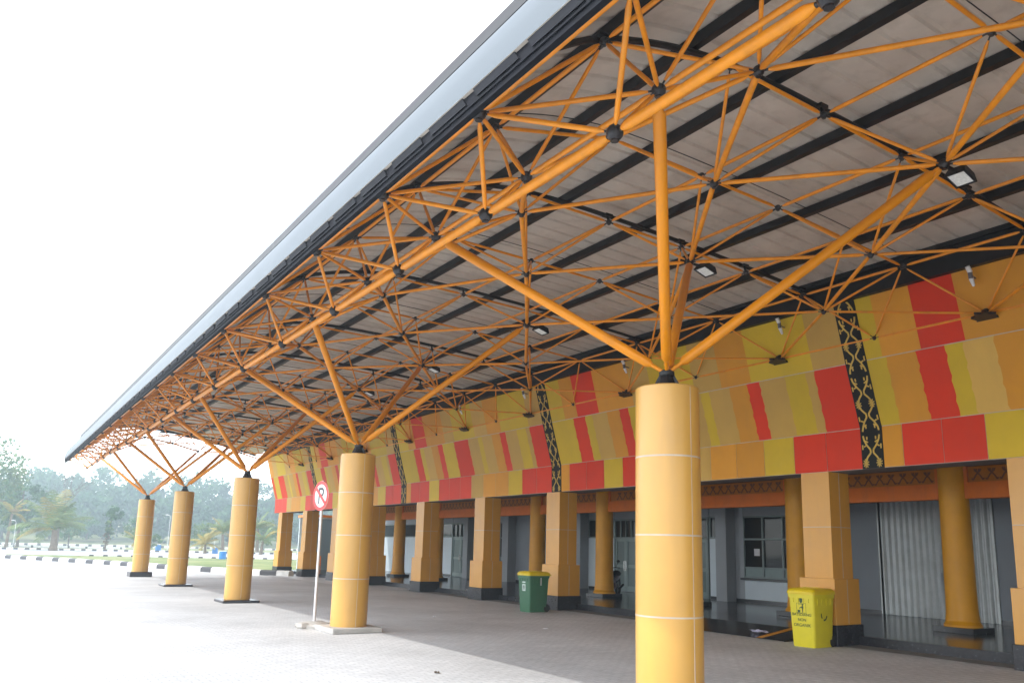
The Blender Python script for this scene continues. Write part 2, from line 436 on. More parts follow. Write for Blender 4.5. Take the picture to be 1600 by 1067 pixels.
def kerb(name, pts, w, h, lb, lw, z0=0.0):
    """painted kerb of alternating black and white blocks along a polyline"""
    mb = MB()
    P = [Vector((p[0], p[1], 0)) for p in pts]
    seg = []; tot = 0
    for a, b in zip(P[:-1], P[1:]):
        l = (b-a).length; seg.append((tot, l, a, b)); tot += l
    def at(t):
        for s0, l, a, b in seg:
            if t <= s0+l+1e-6: 
                return a + (b-a)*((t-s0)/l), (b-a).normalized()
        return seg[-1][3], (seg[-1][3]-seg[-1][2]).normalized()
    t = 0; k = 0
    while t < tot:
        L = lb if k % 2 else lw
        t2 = min(t+L-.02, tot)
        (a, da), (b, db) = at(t), at(t2)
        na = Vector((-da.y, da.x, 0)); nb = Vector((-db.y, db.x, 0))
        c = w*.2
        vs = []
        for q, n_ in ((a, na), (b, nb)):
            for off, z in ((-w/2, z0), (-w/2, z0+h*.75), (-w/2+c, z0+h), (w/2-c, z0+h), (w/2, z0+h*.75), (w/2, z0)):
                vs.append((q.x+n_.x*off, q.y+n_.y*off, z))
        fs = [(i, i+1, i+7, i+6) for i in range(5)] + [(0, 5, 4, 3, 2, 1), (6, 7, 8, 9, 10, 11)]
        mb.add(vs, fs, k % 2)
        t += L; k += 1
    o = mb.build(name, [M_kwht, M_kblk], smooth=0); structure(o)
    return o
kerb('kerb', KERB[2:], .46, .27, 1.0, 1.4)
kerb('kerb', [(-50, 138), (-20, 125), (5, 119), (30, 117), (70, 112)], .35, .24, .5, .75)
kerb('kerb', [(8, 86.2), (20, 82.5), (34, 80), (70, 74)], .3, .14, .4, .8)
kerb('kerb', [(-20, 189.6), (10, 182.6), (40, 177.6), (110, 166)], .5, .4, .6, 1.6)
kerb('kerb', [(-20, 152), (0, 148), (20, 146)], .4, .3, .3, 2.2)

# ------------------------------------------------------------------ canopy over the driveway
YI = {k: v for k, v in zip(range(-2, 19), [1.603, 3.522, 5.457, 7.43, 9.448, 11.653, 14.153, 16.408, 18.663, 20.601, 22.538, 24.57, 26.697, 28.825, 30.952, 33.039, 35.086, 37.133, 39.18, 41.258, 43.367])}
YH = {k: v for k, v in zip(range(-2, 18), [2.563, 4.49, 6.444, 8.439, 10.551, 12.903, 15.28, 17.536, 19.632, 21.569, 23.506, 25.634, 27.761, 29.889, 32.016, 34.063, 36.11, 38.157, 40.203, 42.312])}
for k, v in ((-3, -.4), (-4, -2.4)): YI[k] = v
for k, v in ((-3, .6), (-4, -1.4)): YH[k] = v
K0, K1 = -4, 18
XZ = dict(E=(3.111, 5.27), L=(3.79, 4.874), M=(4.261, 5.405), G=(4.47, 6.478), Q=(5.514, 6.044), P=(7.02, 6.108), R=(8.629, 6.044),
          W=(10.206, 5.915), V=(11.867, 5.853), A=(6.244, 6.886), B=(7.856, 6.842), C=(9.462, 6.787), D=(11.071, 6.683), H=(12.67, 6.565), N=(13.33, 5.62))
UP = 'EGABCDH'
def nd(r, k):
    x, z = XZ[r]
    return (x, YI[k] if r in UP else YH[k], z)
ED = []           # (a, b, radius, kind)
NODES = {}
def edge(r1, k1, r2, k2, rad, kind='truss_tube'):
    d1 = YI if r1 in UP else YH; d2 = YI if r2 in UP else YH
    if k1 not in d1 or k2 not in d2: return
    a, b = nd(r1, k1), nd(r2, k2)
    NODES[(r1, k1)] = a; NODES[(r2, k2)] = b
    ED.append((a, b, rad, kind))
for k in range(K0, K1):
    edge('E', k, 'E', k+1, .031)
    edge('G', k, 'G', k+1, .025)
    for r in 'ABCDH': edge(r, k, r, k+1, .0255)
    if k+1 < K1:
        edge('L', k, 'L', k+1, .043)
        edge('M', k, 'M', k+1, .027)
        edge('N', k, 'N', k+1, .021)
    edge('L', k, 'M', k, .021)
    for j in (0, 1):
        edge('L', k, 'E', k+j, .023); edge('M', k, 'E', k+j, .021); edge('M', k, 'G', k+j, .021)
        edge('N', k, 'H', k+j, .018)
    odd = k % 2 == 1
    if odd:
        for r, u in (('Q', 'GA'), ('R', 'BC'), ('V', 'DH')):
            for j in (0, 1):
                for w in u: edge(r, k, w, k+j, .0205)
        edge('M', k, 'Q', k, .02)
        for j in (-1, 1):
            hv, lt = (.035, .027) if j > 0 else (.027, .035)
            edge('Q', k, 'M', k+j, lt*.95)
            edge('Q', k, 'P', k+j, hv); edge('R', k, 'P', k+j, lt); edge('R', k, 'W', k+j, hv)
            edge('V', k, 'W', k+j, lt*.85); edge('V', k, 'N', k+j, hv*.75)
    else:
        for r, u in (('P', 'AB'), ('W', 'CD')):
            for j in (0, 1):
                for w in u: edge(r, k, w, k+j, .0205)
for k in range(K0, K1+1):
    for a, b in ('EG', 'GA', 'AB', 'BC', 'CD', 'DH'): edge(a, k, b, k, .023)

canopy = thing('entrance_canopy', 'long arched metal roof canopy on an orange space frame of tubes', 'canopy', (3, 20, 0))
def cbuild(mb, name, mats, smooth=40):
    o = mb.build(name, mats, smooth=smooth)
    o.parent = canopy; o.matrix_parent_inverse = Matrix.Translation(-Vector(canopy.location))
    return o
def score(a, b, r):
    s = 0
    for t in (.1, .5, .9):
        p = Vector(a)*(1-t) + Vector(b)*t; d = depth(p)
        if d < 1: continue
        q = p - Vector((0, 0, EYE)); x = q.dot(R)/d*1257.85; y = -q.dot(U)/d*1257.85 + 91
        if abs(x) < 830 and abs(y) < 560: s += r*(Vector(b)-Vector(a)).length/d/d
    return s
ED.sort(key=lambda e: -score(*e[:3]))
rest = MB()
for i, (a, b, r, kind) in enumerate(ED):
    if i < 98:
        mb = MB(); mb.tube(a, b, r, 12, taper=.11, rend=.42, mi_end=1)
        cbuild(mb, kind, [M_tube, M_node])
    else:
        rest.tube(a, b, r, 8, taper=.11, rend=.42, mi_end=1)
o = cbuild(rest, 'truss_tubes', [M_tube, M_node]); o['kind'] = 'stuff'
nodes = sorted(NODES.items(), key=lambda e: -score(e[1], (e[1][0], e[1][1], e[1][2]+.1), .1))
rest = MB(); i = 0
for (r, k), p in nodes:
    rad = {'E': .068, 'L': .07, 'M': .062, 'R': .062, 'Q': .056, 'P': .056, 'N': .04}.get(r, .046)
    mb = MB() if i < 98 else rest
    mb.ball(p, rad, 12, 8)
    mb.tube((p[0], p[1], p[2]-rad*1.05), (p[0], p[1], p[2]-rad*.6), rad*.5, 8)
    if i < 98: cbuild(mb, 'node_ball', M_node)
    i += 1
o = cbuild(rest, 'node_balls', M_node, 60); o['kind'] = 'stuff'
# star plates where the frame is bolted to the facade
for k in range(-4, 18, 2):
    if k not in YH: continue
    mb = MB(); c = Vector((XZ['N'][0], YH[k], XZ['N'][1]))
    mb.ball(c, .085, 10, 7)
    pts = []
    for j in range(16):
        an = 2*PI*j/16; rr = .24 if j % 2 else .17
        pts.append((rr*math.cos(an), rr*math.sin(an)*.9))
    mb.prism(pts, -.10, -.06, M=Matrix.Translation(c + Vector((.0, 0, .0))) @ Matrix.Rotation(math.radians(14), 4, 'Y'))
    mb.box(c.x+.03, c.x+.14, c.y-.07, c.y+.07, c.z-.055, c.z+.04)
    cbuild(mb, 'support_plate', M_node)

# roof profile (x, z) of the underside, lip first
PR = np.array([(2.705, 5.0), (2.732, 5.22), (2.79, 5.36), (2.88, 5.51), (3.02, 5.70), (3.22, 5.91), (3.48, 6.13), (3.82, 6.37), (4.3, 6.66), (4.9, 6.88),
               (5.5, 7.03), (6.2, 7.13), (7.0, 7.16), (8.0, 7.15), (9.2, 7.11), (10.4, 7.05), (11.6, 6.97), (12.6, 6.89), (13.3, 6.82)])
tt = np.concatenate([[0], np.cumsum(np.hypot(*(PR[1:]-PR[:-1]).T))])
ts = np.linspace(0, tt[-1], 64)
def smooth_curve(t):
    """Catmull-Rom through the profile"""
    i = int(np.clip(np.searchsorted(tt, t)-1, 0, len(tt)-2))
    p1, p2 = PR[i], PR[i+1]; h_ = tt[i+1]-tt[i]; u = (t-tt[i])/h_
    m1 = (PR[i+1]-PR[max(i-1, 0)])/(tt[i+1]-tt[max(i-1, 0)])*h_
    j = min(i+2, len(tt)-1)
    m2 = (PR[j]-PR[i])/(tt[j]-tt[i])*h_
    return (2*u**3-3*u*u+1)*p1 + (u**3-2*u*u+u)*m1 + (-2*u**3+3*u*u)*p2 + (u**3-u*u)*m2
CV = np.array([smooth_curve(t) for t in ts])
TG = np.gradient(CV, axis=0); TG /= np.linalg.norm(TG, axis=1)[:, None]
NR = np.stack([-TG[:, 1], TG[:, 0]], 1)            # outward (up) normal
def roof_z(x): return float(np.interp(x, CV[8:, 0], CV[8:, 1]))
YA, YB = -24.0, 40.0
def yend(x): return YB + max(0, x-2.7)*.85  # far end skewed past the facade, shaped to keep sun off the last panels
def shear(x, y): return y if y < 28 else y + (y-28)/(YB-28)*(yend(x)-YB)
ypos = []; y = YA; pitch = .36
while y < YB:                                       # trapezoid ribs pressed into the sheet
    ypos += [(y, 0), (y+.262, 0), (y+.285, .028), (y+.337, .028)]; y += pitch
ypos.append((YB, 0))
mb = MB(); n = len(CV); vs = []; fs = []
for (yy, hh) in ypos:
    for i in range(n): vs.append((CV[i, 0]+NR[i, 0]*hh, shear(CV[i, 0], yy), CV[i, 1]+NR[i, 1]*hh))
off = len(vs); fade = np.clip((np.arange(n)-20)/2, 0, 1)
for (yy, hh) in ypos:
    for i in range(n):
        q = .012 + hh*fade[i] + .03*(1-fade[i])
        vs.append((CV[i, 0]+NR[i, 0]*q, shear(CV[i, 0], yy), CV[i, 1]+NR[i, 1]*q))
fb = []; ft = []                               # the sheet is capped by a smooth flashing along the eave
flat = np.clip((np.arange(n)-16)/3, 0, 1)
for j in range(len(ypos)-1):
    for i in range(n-1):
        a = j*n+i
        fb.append((a, a+1, a+n+1, a+n)); ft.append((off+a, off+a+n, off+a+n+1, off+a+1))
    fb.append((j*n, (j+1)*n, off+(j+1)*n, off+j*n)); fb.append((j*n+n-1, off+j*n+n-1, off+(j+1)*n+n-1, (j+1)*n+n-1))
mb.v = vs; mb.f = [list(f) for f in fb+ft]; mb.m = [0]*len(fb)+[1]*len(ft)
cbuild(mb, 'roof_sheet', [M_roofB, M_roofT], 25)
# eave: black channel, pale gutter strip and lapped flashing flaps
mb = MB(); mb.box(2.69, 2.72, YA, YB, 4.835, 5.02); mb.box(2.72, 2.74, YA, YB, 4.835, 4.847); mb.box(2.675, 2.69, YA, YB, 4.88, 4.895)
cbuild(mb, 'eave_channel', M_fascia)
mb = MB(); yy = YA+.1; k = 0
while yy < YB-.5:
    mb.add([(2.688, yy, 4.93), (2.688, yy+.56, 4.93), (2.684, yy+.62, 5.012), (2.684, yy+.06, 5.012),
            (2.676, yy, 4.925), (2.676, yy+.56, 4.925), (2.672, yy+.62, 5.016), (2.672, yy+.06, 5.016)],
           [(0, 1, 2, 3), (7, 6, 5, 4), (0, 4, 5, 1), (1, 5, 6, 2), (2, 6, 7, 3), (3, 7, 4, 0)])
    yy += .72
cbuild(mb, 'eave_flashing', M_flash)
mb = MB()
for yy in (YA, YB-.03):
    vs = []
    for i in range(n):
        y2 = shear(CV[i, 0], yy)
        vs += [(CV[i, 0]-NR[i, 0]*.10, y2, CV[i, 1]-NR[i, 1]*.10), (CV[i, 0]+NR[i, 0]*.05, y2, CV[i, 1]+NR[i, 1]*.05), (CV[i, 0]+NR[i, 0]*.05, y2+.03, CV[i, 1]+NR[i, 1]*.05), (CV[i, 0]-NR[i, 0]*.10, y2+.03, CV[i, 1]-NR[i, 1]*.10)]
    fs = []
    for i in range(n-1):
        for q in range(4):
            a = i*4+q; b = i*4+(q+1) % 4
            fs.append((a, a+4, b+4, b))
    mb.add(vs, fs)
cbuild(mb, 'gable_trim', M_fascia)
# purlins under the sheet
for px in (3.25, 4.62, 5.75, 7.1, 8.75, 10.32, 11.78):
    z = roof_z(px); sl_ = (roof_z(px+.05)-roof_z(px-.05))/.1; an = math.atan(sl_)
    Mx = Matrix.Translation((px, 0, z-.01)) @ Matrix.Rotation(-an, 4, 'Y')
    mb = MB(); w = .05 if px > 5 else .06
    ye = yend(px)-.05; mb.box(-w, w, YA+.05, ye, -.125, -.112, M=Mx); mb.box(-w, -w+.012, YA+.05, ye, -.112, -.004, M=Mx); mb.box(-w+.012, w, YA+.05, ye, -.018, -.004, M=Mx)
    cbuild(mb, 'purlin', M_black)
# arched ribs on every second frame line, thin sag rods on the others
ribt = ts[4:-2]
for k in range(K0, K1+1):
    yy = YI[k]
    P = [(CV[i, 0]-NR[i, 0]*(.175 if k % 2 == 0 else .05), yy+.07, CV[i, 1]-NR[i, 1]*(.175 if k % 2 == 0 else .05)) for i in range(3, n-1) if yy < yend(CV[i, 0])-.1]
    mb = MB()
    if len(P) < 3: continue
    if k % 2 == 0:
        mb.path(P, .036, 8)
        for r in 'GABCDH':
            x, z = XZ[r]; zt = roof_z(x)-.16
            if yy > yend(x)-.1: continue
            mb.tube((x, yy, z), (x, yy+.05, zt), .02, 6)
            mb.box(x-.07, x+.07, yy-.02, yy+.1, zt-.045, zt-.01)
        cbuild(mb, 'rib', M_black)
    else:
        mb.path(P, .007, 5)
        cbuild(mb, 'sag_rod', M_black)
# inner edge: black closing board along the facade
mb = MB(); mb.box(12.98, 13.10, YA, 45.9, 6.36, 6.88); mb.box(12.9, 12.98, YA, 45.9, 6.78, 6.86)
cbuild(mb, 'closing_board', M_black)

# ------------------------------------------------------------------ canopy columns with their struts
XC, HC, RC = 6.196, 3.435, .345
COLY = [6.44, 15.28, 23.51, 32.02, 40.2]
CLAB = ['thick orange clad canopy column standing before the red, yellow and tan panels, its foot cut off',
        'orange clad canopy column on a pale concrete plinth beside the no parking sign',
        'orange clad canopy column on a thin dark plinth, third from the yellow bin',
        'orange clad canopy column on a low black plinth, next to the farthest one',
        'farthest and smallest orange clad canopy column on a tall black plinth by the kerb']
for j, yc in enumerate(COLY):
    t = thing('canopy_column', CLAB[j], 'column', (XC, yc, 0), 0, 'columns carrying the canopy')
    mb = MB()
    joints = [.17, 1.0, 1.83, 2.66]
    prof = [(RC+.006, .08)]
    for zj in joints[1:]:
        tp = lambda z: RC + .012*(1-z/HC)
        prof += [(tp(zj), zj-.006), (tp(zj)-.006, zj-.005), (tp(zj)-.006, zj+.005), (tp(zj), zj+.006)]
    prof += [(RC, HC-.012), (RC-.012, HC)]
    mb.lathe(prof, n=64)
    o = mb.build('shaft', M_acp, t, 30)
    mb = MB()                                    # sealant lines, two upright seams and the rings
    for zj in joints[1:]:
        rr = RC + .012*(1-zj/HC)
        mb.lathe([(rr-.004, zj-.0085), (rr+.0022, zj-.0085), (rr+.0022, zj+.0085), (rr-.004, zj+.0085)], n=64)
    for an in ((math.radians((271, 270, 271, 272, 272)[j]), math.radians((271, 270, 271, 272, 272)[j])+PI)):
        for z0, z1 in zip([.1]+joints[1:], joints[1:]+[HC-.015]):
            zz0, zz1 = z0+.0095, z1-.0095
            r0 = RC+.012*(1-zz0/HC); r1 = RC+.012*(1-zz1/HC); da = .021
            P = []
            for z, rr in ((zz0, r0), (zz1, r1)):
                for a2, r2 in ((an-da/2, rr-.004), (an-da/2, rr+.0022), (an+da/2, rr+.0022), (an+da/2, rr-.004)):
                    P.append((r2*math.cos(a2), r2*math.sin(a2), z))
            mb.add(P, [(0, 1, 5, 4), (1, 2, 6, 5), (2, 3, 7, 6), (0, 3, 2, 1), (4, 5, 6, 7)])
    mb.build('seams', M_joint, o, 30)
    mb = MB()
    ph = {0: .1, 1: .1, 2: .07, 3: .07, 4: .22}[j]; pw = {1: .50, 4: .46}.get(j, .50)
    mb.box(-pw, pw, -pw, pw, 0, ph, bev=.012)
    mb.build('plinth', M_conc if j == 1 else M_tileB, t, 0)
    mb = MB()                                    # black bearing shoe
    mb.lathe([(.17, HC), (.17, HC+.018), (.11, HC+.02), (.07, HC+.13), (.085, HC+.15), (.085, HC+.19), (.05, HC+.215)], n=20)
    for an in range(4):
        a2 = an*PI/2 + PI/4
        Mx = Matrix.Rotation(a2, 4, 'Z')
        mb.prism([(.04, HC+.018), (.155, HC+.018), (.075, HC+.17), (.04, HC+.17)], -.01, .01, M=Mx @ Matrix.Rotation(PI/2, 4, 'X'))
    mb.build('bearing', M_black, t, 35)
    k = 4*j
    for r, kk in (('M', k-1), ('M', k+1), ('R', k-1), ('R', k+1)):
        b = Vector((XZ[r][0], YH[kk], XZ[r][1])) - Vector((XC, yc, 0))
        a = Vector((0, 0, HC+.17)); d = (b-a).normalized()
        mb = MB()
        mb.tube(a + d*.13, b - d*.09, .057, 20, taper=.085, rend=.40)
        mb.tube(a + d*.06, a + d*.17, .022, 10)
        mb.build('strut', M_strut, t)

# ------------------------------------------------------------------ the building
bld = thing('terminal_building', 'long low building with patchwork cladding of red, yellow and orange panels over orange pillars', 'building', (0, 0, 0))
def bpart(mb, name, mats, parent=None, smooth=0):
    return mb.build(name, mats, parent or bld, smooth)
PF = [(13.80, 3.29), (13.78, 4.06), (13.43, 5.26), (13.12, 6.42)]       # facade profile, bottom to top
Y0F, Y1F = -24.0, 45.9
FM = [M_back, M_red, M_yel, M_ora, M_tan, M_tan2]
CI = dict(R=1, Y=2, O=3, T=4, P=5)
STR = [(8.68, 9.12), (18.66, 19.12), (28.86, 29.31), (38.75, 39.2)]
w12 = .762
ROW1 = [('RRYOOTRRRYRR', w12)]
ROW2 = [('R', 0), ('T', .72), ('Y', .92), ('T', 1.42), ('R', 2.07), ('O', 2.4), ('T', 2.9), ('Y', 3.5), ('T', 3.76), ('R', 4.42), ('Y', 5.4), ('R', 6.25), ('O', 6.6), ('T', 7.1), ('Y', 7.72), ('R', 8.02), ('Y', 8.55)]
ROW3 = [('T', 0), ('Y', .72), ('O', 2.27), ('T', 3.1), ('Y', 3.9), ('T', 5.3), ('O', 6.0), ('R', 7.4), ('O', 8.32), ('Y', 8.9)]
def spans(row):
    """(y0, y1, colour, joint at y0) along the facade, strips left out"""
    out = []
    if row == 0:
        bay0 = [(8.68, 8.29, 'O'), (8.29, 7.56, 'R'), (7.56, 6.83, 'R'), (6.83, 6.1, 'Y'), (6.1, 5.36, 'R'), (5.36, 4.6, 'T'), (4.6, 3.2, 'O'), (3.2, 2.4, 'Y'), (2.4, -24.0, 'R')]
    elif row == 1:
        bay0 = [(8.68, 8.3, 'Y'), (8.3, 7.73, 'O'), (7.73, 7.22, 'R'), (7.22, 6.92, 'Y'), (6.92, 6.42, 'P'), (6.42, 5.5, 'O'), (5.5, 4.8, 'R'), (4.8, 3, 'T'), (3, -24, 'Y')]
    else:
        bay0 = [(8.68, 8.36, 'Y'), (8.36, 7.63, 'O'), (7.63, 6.86, 'R'), (6.86, 4.2, 'O'), (4.2, 2, 'T'), (2, -24, 'Y')]
    for a, b, c in bay0: out.append((b, a, c))
    ends = [s[0] for s in STR[1:]] + [Y1F]
    for (s0, s1), e in zip(STR, ends):
        if row == 0:
            seq = [(s1 + i*w12*(e-s1)/9.54 if e != Y1F else s1+i*w12, c) for i, c in enumerate('RRYOOTRRRYRR')] + [(s1 + 12*w12*((e-s1)/9.54 if e != Y1F else 1), 'O')]
        else:
            seq = [(s1+d, c) for c, d in (ROW2 if row == 1 else ROW3)]
        for i, (a, c) in enumerate(seq):
            b = seq[i+1][0] if i+1 < len(seq) else e
            b = min(b, e)
            if b - a > .03: out.append((a, b, c))
    return sorted(out)
def pf(row, t, off):
    (x0, z0), (x1, z1) = PF[row], PF[row+1]
    L = math.hypot(x1-x0, z1-z0); nx, nz = -(z1-z0)/L, (x1-x0)/L
    return x0+(x1-x0)*t+nx*off, z0+(z1-z0)*t+nz*off
for row in range(3):
    L = math.hypot(PF[row+1][0]-PF[row][0], PF[row+1][1]-PF[row][1])
    mb = MB(); sp = spans(row); g = .008/L
    wav = {}
    N = 1 if row == 0 else 14
    prev = None
    for (a, b, c) in sp:
        for e in (a, b):
            key = round(e, 3)
            if key not in wav:
                ph = rnd.random()*6.28
                instr = any(abs(e-s[0]) < .02 or abs(e-s[1]) < .02 for s in STR)
                amp = 0 if (row == 0 or instr or row == 2) else .011
                wav[key] = [amp*(math.sin(ph+i*1.7)+.7*math.sin(2*ph+i*3.1)) for i in range(N+1)]
        ga = .004 if (row == 0 or prev == c) else 0.0
        wa, wb = wav[round(a, 3)], wav[round(b, 3)]
        vs = []
        for i in range(N+1):
            t = g + (1-2*g)*i/N
            x, z = pf(row, t, .008)
            vs += [(x, a+ga+wa[i], z), (x, b-ga+wb[i], z)]
        fs = [(2*i+1, 2*i, 2*i+2, 2*i+3) for i in range(N)]
        mb.add(vs, fs, CI[c])
        # edge returns so each panel has thickness
        x0, z0 = pf(row, g, 0); x1, z1 = pf(row, 1-g, 0)
        mb.add([(vs[0][0], vs[0][1], vs[0][2]), (vs[1][0], vs[1][1], vs[1][2]), (x0, b-ga, z0), (x0, a+ga, z0)], [(0, 1, 2, 3)], CI[c])
        m_ = len(vs)
        mb.add([vs[m_-2], vs[m_-1], (x1, b-ga, z1), (x1, a+ga, z1)], [(3, 2, 1, 0)], CI[c])
        prev = c
    bx0, bz0 = PF[row]; bx1, bz1 = PF[row+1]
    mb.add([(bx0, Y0F, bz0), (bx0, Y1F, bz0), (bx1, Y1F, bz1), (bx1, Y0F, bz1)], [(3, 2, 1, 0)], 0)
    bpart(mb, 'cladding_band', FM)
# end return and soffit of the clad overhang
mb = MB()
mb.add([(p[0], Y1F, p[1]) for p in PF] + [(14.6, Y1F, 6.42), (14.6, Y1F, 3.29)], [(0, 1, 2, 3, 4, 5)])
bpart(mb, 'end_panel', M_ora)
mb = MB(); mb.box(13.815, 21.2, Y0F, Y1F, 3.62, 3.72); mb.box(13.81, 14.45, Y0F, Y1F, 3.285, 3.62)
bpart(mb, 'soffit', M_sof)
mb = MB(); mb.box(13.3, 32, Y0F, 42.0, 6.44, 6.6); mb.box(21.3, 32, Y0F, 41.0, 0.0, 6.44); mb.box(14.45, 21.2, Y0F-.2, Y0F-.01, 0, 6.44)
bpart(mb, 'roof', M_wallL)
# black ornament strips
def ribbon(mb, pts, w, S2, mi):
    """flat band along 2-D points (y, t-length) lifted off the facade"""
    for (a, b) in zip(pts[:-1], pts[1:]):
        dx, dy = b[0]-a[0], b[1]-a[1]; l = math.hypot(dx, dy) or 1
        px, py = -dy/l*w/2, dx/l*w/2
        q = [(a[0]+px, a[1]+py), (a[0]-px, a[1]-py), (b[0]-px, b[1]-py), (b[0]+px, b[1]+py)]
        mb.add([S2(*c, .004) for c in q] + [S2(*c, 0) for c in q], [(0, 1, 2, 3), (0, 4, 5, 1), (1, 5, 6, 2), (2, 6, 7, 3), (3, 7, 4, 0)], mi)
LEN = [math.hypot(PF[i+1][0]-PF[i][0], PF[i+1][1]-PF[i][1]) for i in range(3)]
for (s0, s1) in STR:
    mb = MB(); yc = (s0+s1)/2; hw = (s1-s0)/2
    def S2(y, v, o):
        v = min(max(v, .001), sum(LEN)-.001); r = 0
        while v > LEN[r] and r < 2: v -= LEN[r]; r += 1
        x, z = pf(r, v/LEN[r], .016+o)
        return (x, yc+y, z)
    for r in range(3):
        a0, b0 = pf(r, 0, .016), pf(r, 1, .016); a1, b1 = pf(r, 0, 0), pf(r, 1, 0)
        mb.add([(a0[0], s0, a0[1]), (a0[0], s1, a0[1]), (b0[0], s1, b0[1]), (b0[0], s0, b0[1]), (a1[0], s0, a1[1]), (a1[0], s1, a1[1]), (b1[0], s1, b1[1]), (b1[0], s0, b1[1])],
               [(3, 2, 1, 0), (0, 4, 7, 3), (1, 2, 6, 5), (0, 1, 5, 4), (2, 3, 7, 6)], 0)
    v = -.42
    while v < sum(LEN):
        for sg in (-1, 1):
            cv = [(.165, .0), (.15, .08), (.10, .18), (.03, .27), (.028, .33), (.09, .40), (.13, .46), (.145, .52), (.13, .58), (.09, .64), (.028, .71), (.03, .77), (.10, .86), (.15, .96), (.165, 1.04)]
            P = [(sg*u, v+q) for u, q in cv if 0.005 < v+q < sum(LEN)-.005]
            if len(P) > 1: ribbon(mb, P, .032, S2, 1)
            for (u, q, du, dq) in ((.10, .18, .06, .03), (.13, .10, -.06, .03), (.10, .86, .06, -.03), (.13, .94, -.06, -.03), (.09, .05, .0, .06), (.09, .96, .0, .06), (.185, .2, .0, .09), (.185, .78, 0, .09)):
                if .02 < v+q < sum(LEN)-.12: ribbon(mb, [(sg*u, v+q), (sg*(u+du), v+q+dq)], .026, S2, 1)
            for an in range(9):
                a2 = an*2*PI/9
                if .1 < v+.52 < sum(LEN)-.1: ribbon(mb, [(sg*.135, v+.52), (sg*.135+math.cos(a2)*.062, v+.52+math.sin(a2)*.085)], .02, S2, 1)
        v += 1.12
    bpart(mb, 'ornament_strip', [M_ornB, M_ornY])
# square pillars (far face edge y, width)
PW = .64
for yf in (2.2, 6.54, 10.49, 14.9, 19.34, 23.48, 27.85, 32.65, 36.7, 40.93, 45.02):
    y0, y1 = yf-PW, yf
    mb = MB()
    mb.box(13.765, 14.385, y0, y1, 1.24, 3.286, 0)
    for zj in (2.22,):
        mb.box(13.7635, 14.3865, y0-.0015, y1+.0015, zj-.006, zj+.006, 1)
    mb.box(14.07, 14.085, y0-.0018, y0, 1.25, 3.28, 1)
    p = bpart(mb, 'pillar', [M_pill, M_joint])
    mb = MB(); mb.box(13.69, 14.46, y0-.075, y1+.075, .385, 1.24, 0, bev=.006)
    mb.box(14.07, 14.085, y0-.0775, y0-.0755, .40, 1.23, 1)
    bpart(mb, 'pillar_base', [M_pill, M_joint], p)
    mb = MB(); mb.box(13.66, 14.49, y0-.105, y1+.105, 0, .385, 0, bev=.008)
    bpart(mb, 'pillar_plinth', M_tileB, p)
# raised floor, front gutter and ramp
mb = MB(); mb.box(14.50, 20.57, Y0F, 45.95, 0.0, .17)
o = bpart(mb, 'floor', M_tile)
mb = MB(); mb.box(14.34, 14.50, Y0F, 10.72, 0, .172); mb.box(14.34, 14.50, 14.9, 45.97, 0, .172)
bpart(mb, 'step_edge', M_tileB)
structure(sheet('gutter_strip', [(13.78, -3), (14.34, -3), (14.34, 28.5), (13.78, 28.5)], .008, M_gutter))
mb = MB(); mb.add([(13.35, 10.72, .012), (14.5, 10.72, .17), (14.5, 14.2, .17), (13.35, 14.2, .012), (14.5, 10.72, .0), (14.5, 14.2, .0)], [(3, 2, 1, 0), (0, 1, 4), (2, 3, 5)][0:1])
mb.add([(13.35, 10.72, .012), (14.5, 10.72, .17), (14.5, 10.72, .001), (13.35, 10.72, .001)], [(0, 1, 2, 3)])
mb.add([(13.35, 14.2, .012), (14.5, 14.2, .17), (14.5, 14.2, .001), (13.35, 14.2, .001)], [(3, 2, 1, 0)])
rp = bpart(mb, 'ramp', M_tile)
mb = MB(); mb.add([(13.37, 11.28, .019), (14.45, 11.28, .168), (14.45, 11.42, .168), (13.37, 11.42, .019), (13.37, 11.28, .01), (14.45, 11.28, .16), (14.45, 11.42, .16), (13.37, 11.42, .01)], [(3, 2, 1, 0), (0, 1, 5, 4), (2, 3, 7, 6)])
bpart(mb, 'ramp_stripe', M_ora, rp)
sheet('apron', [(12.45, 29.2), (13.2, 28.6), (14.34, 28.5), (14.34, 45.9), (13.3, 45.9), (12.45, 43.4)], .012, M_apron)
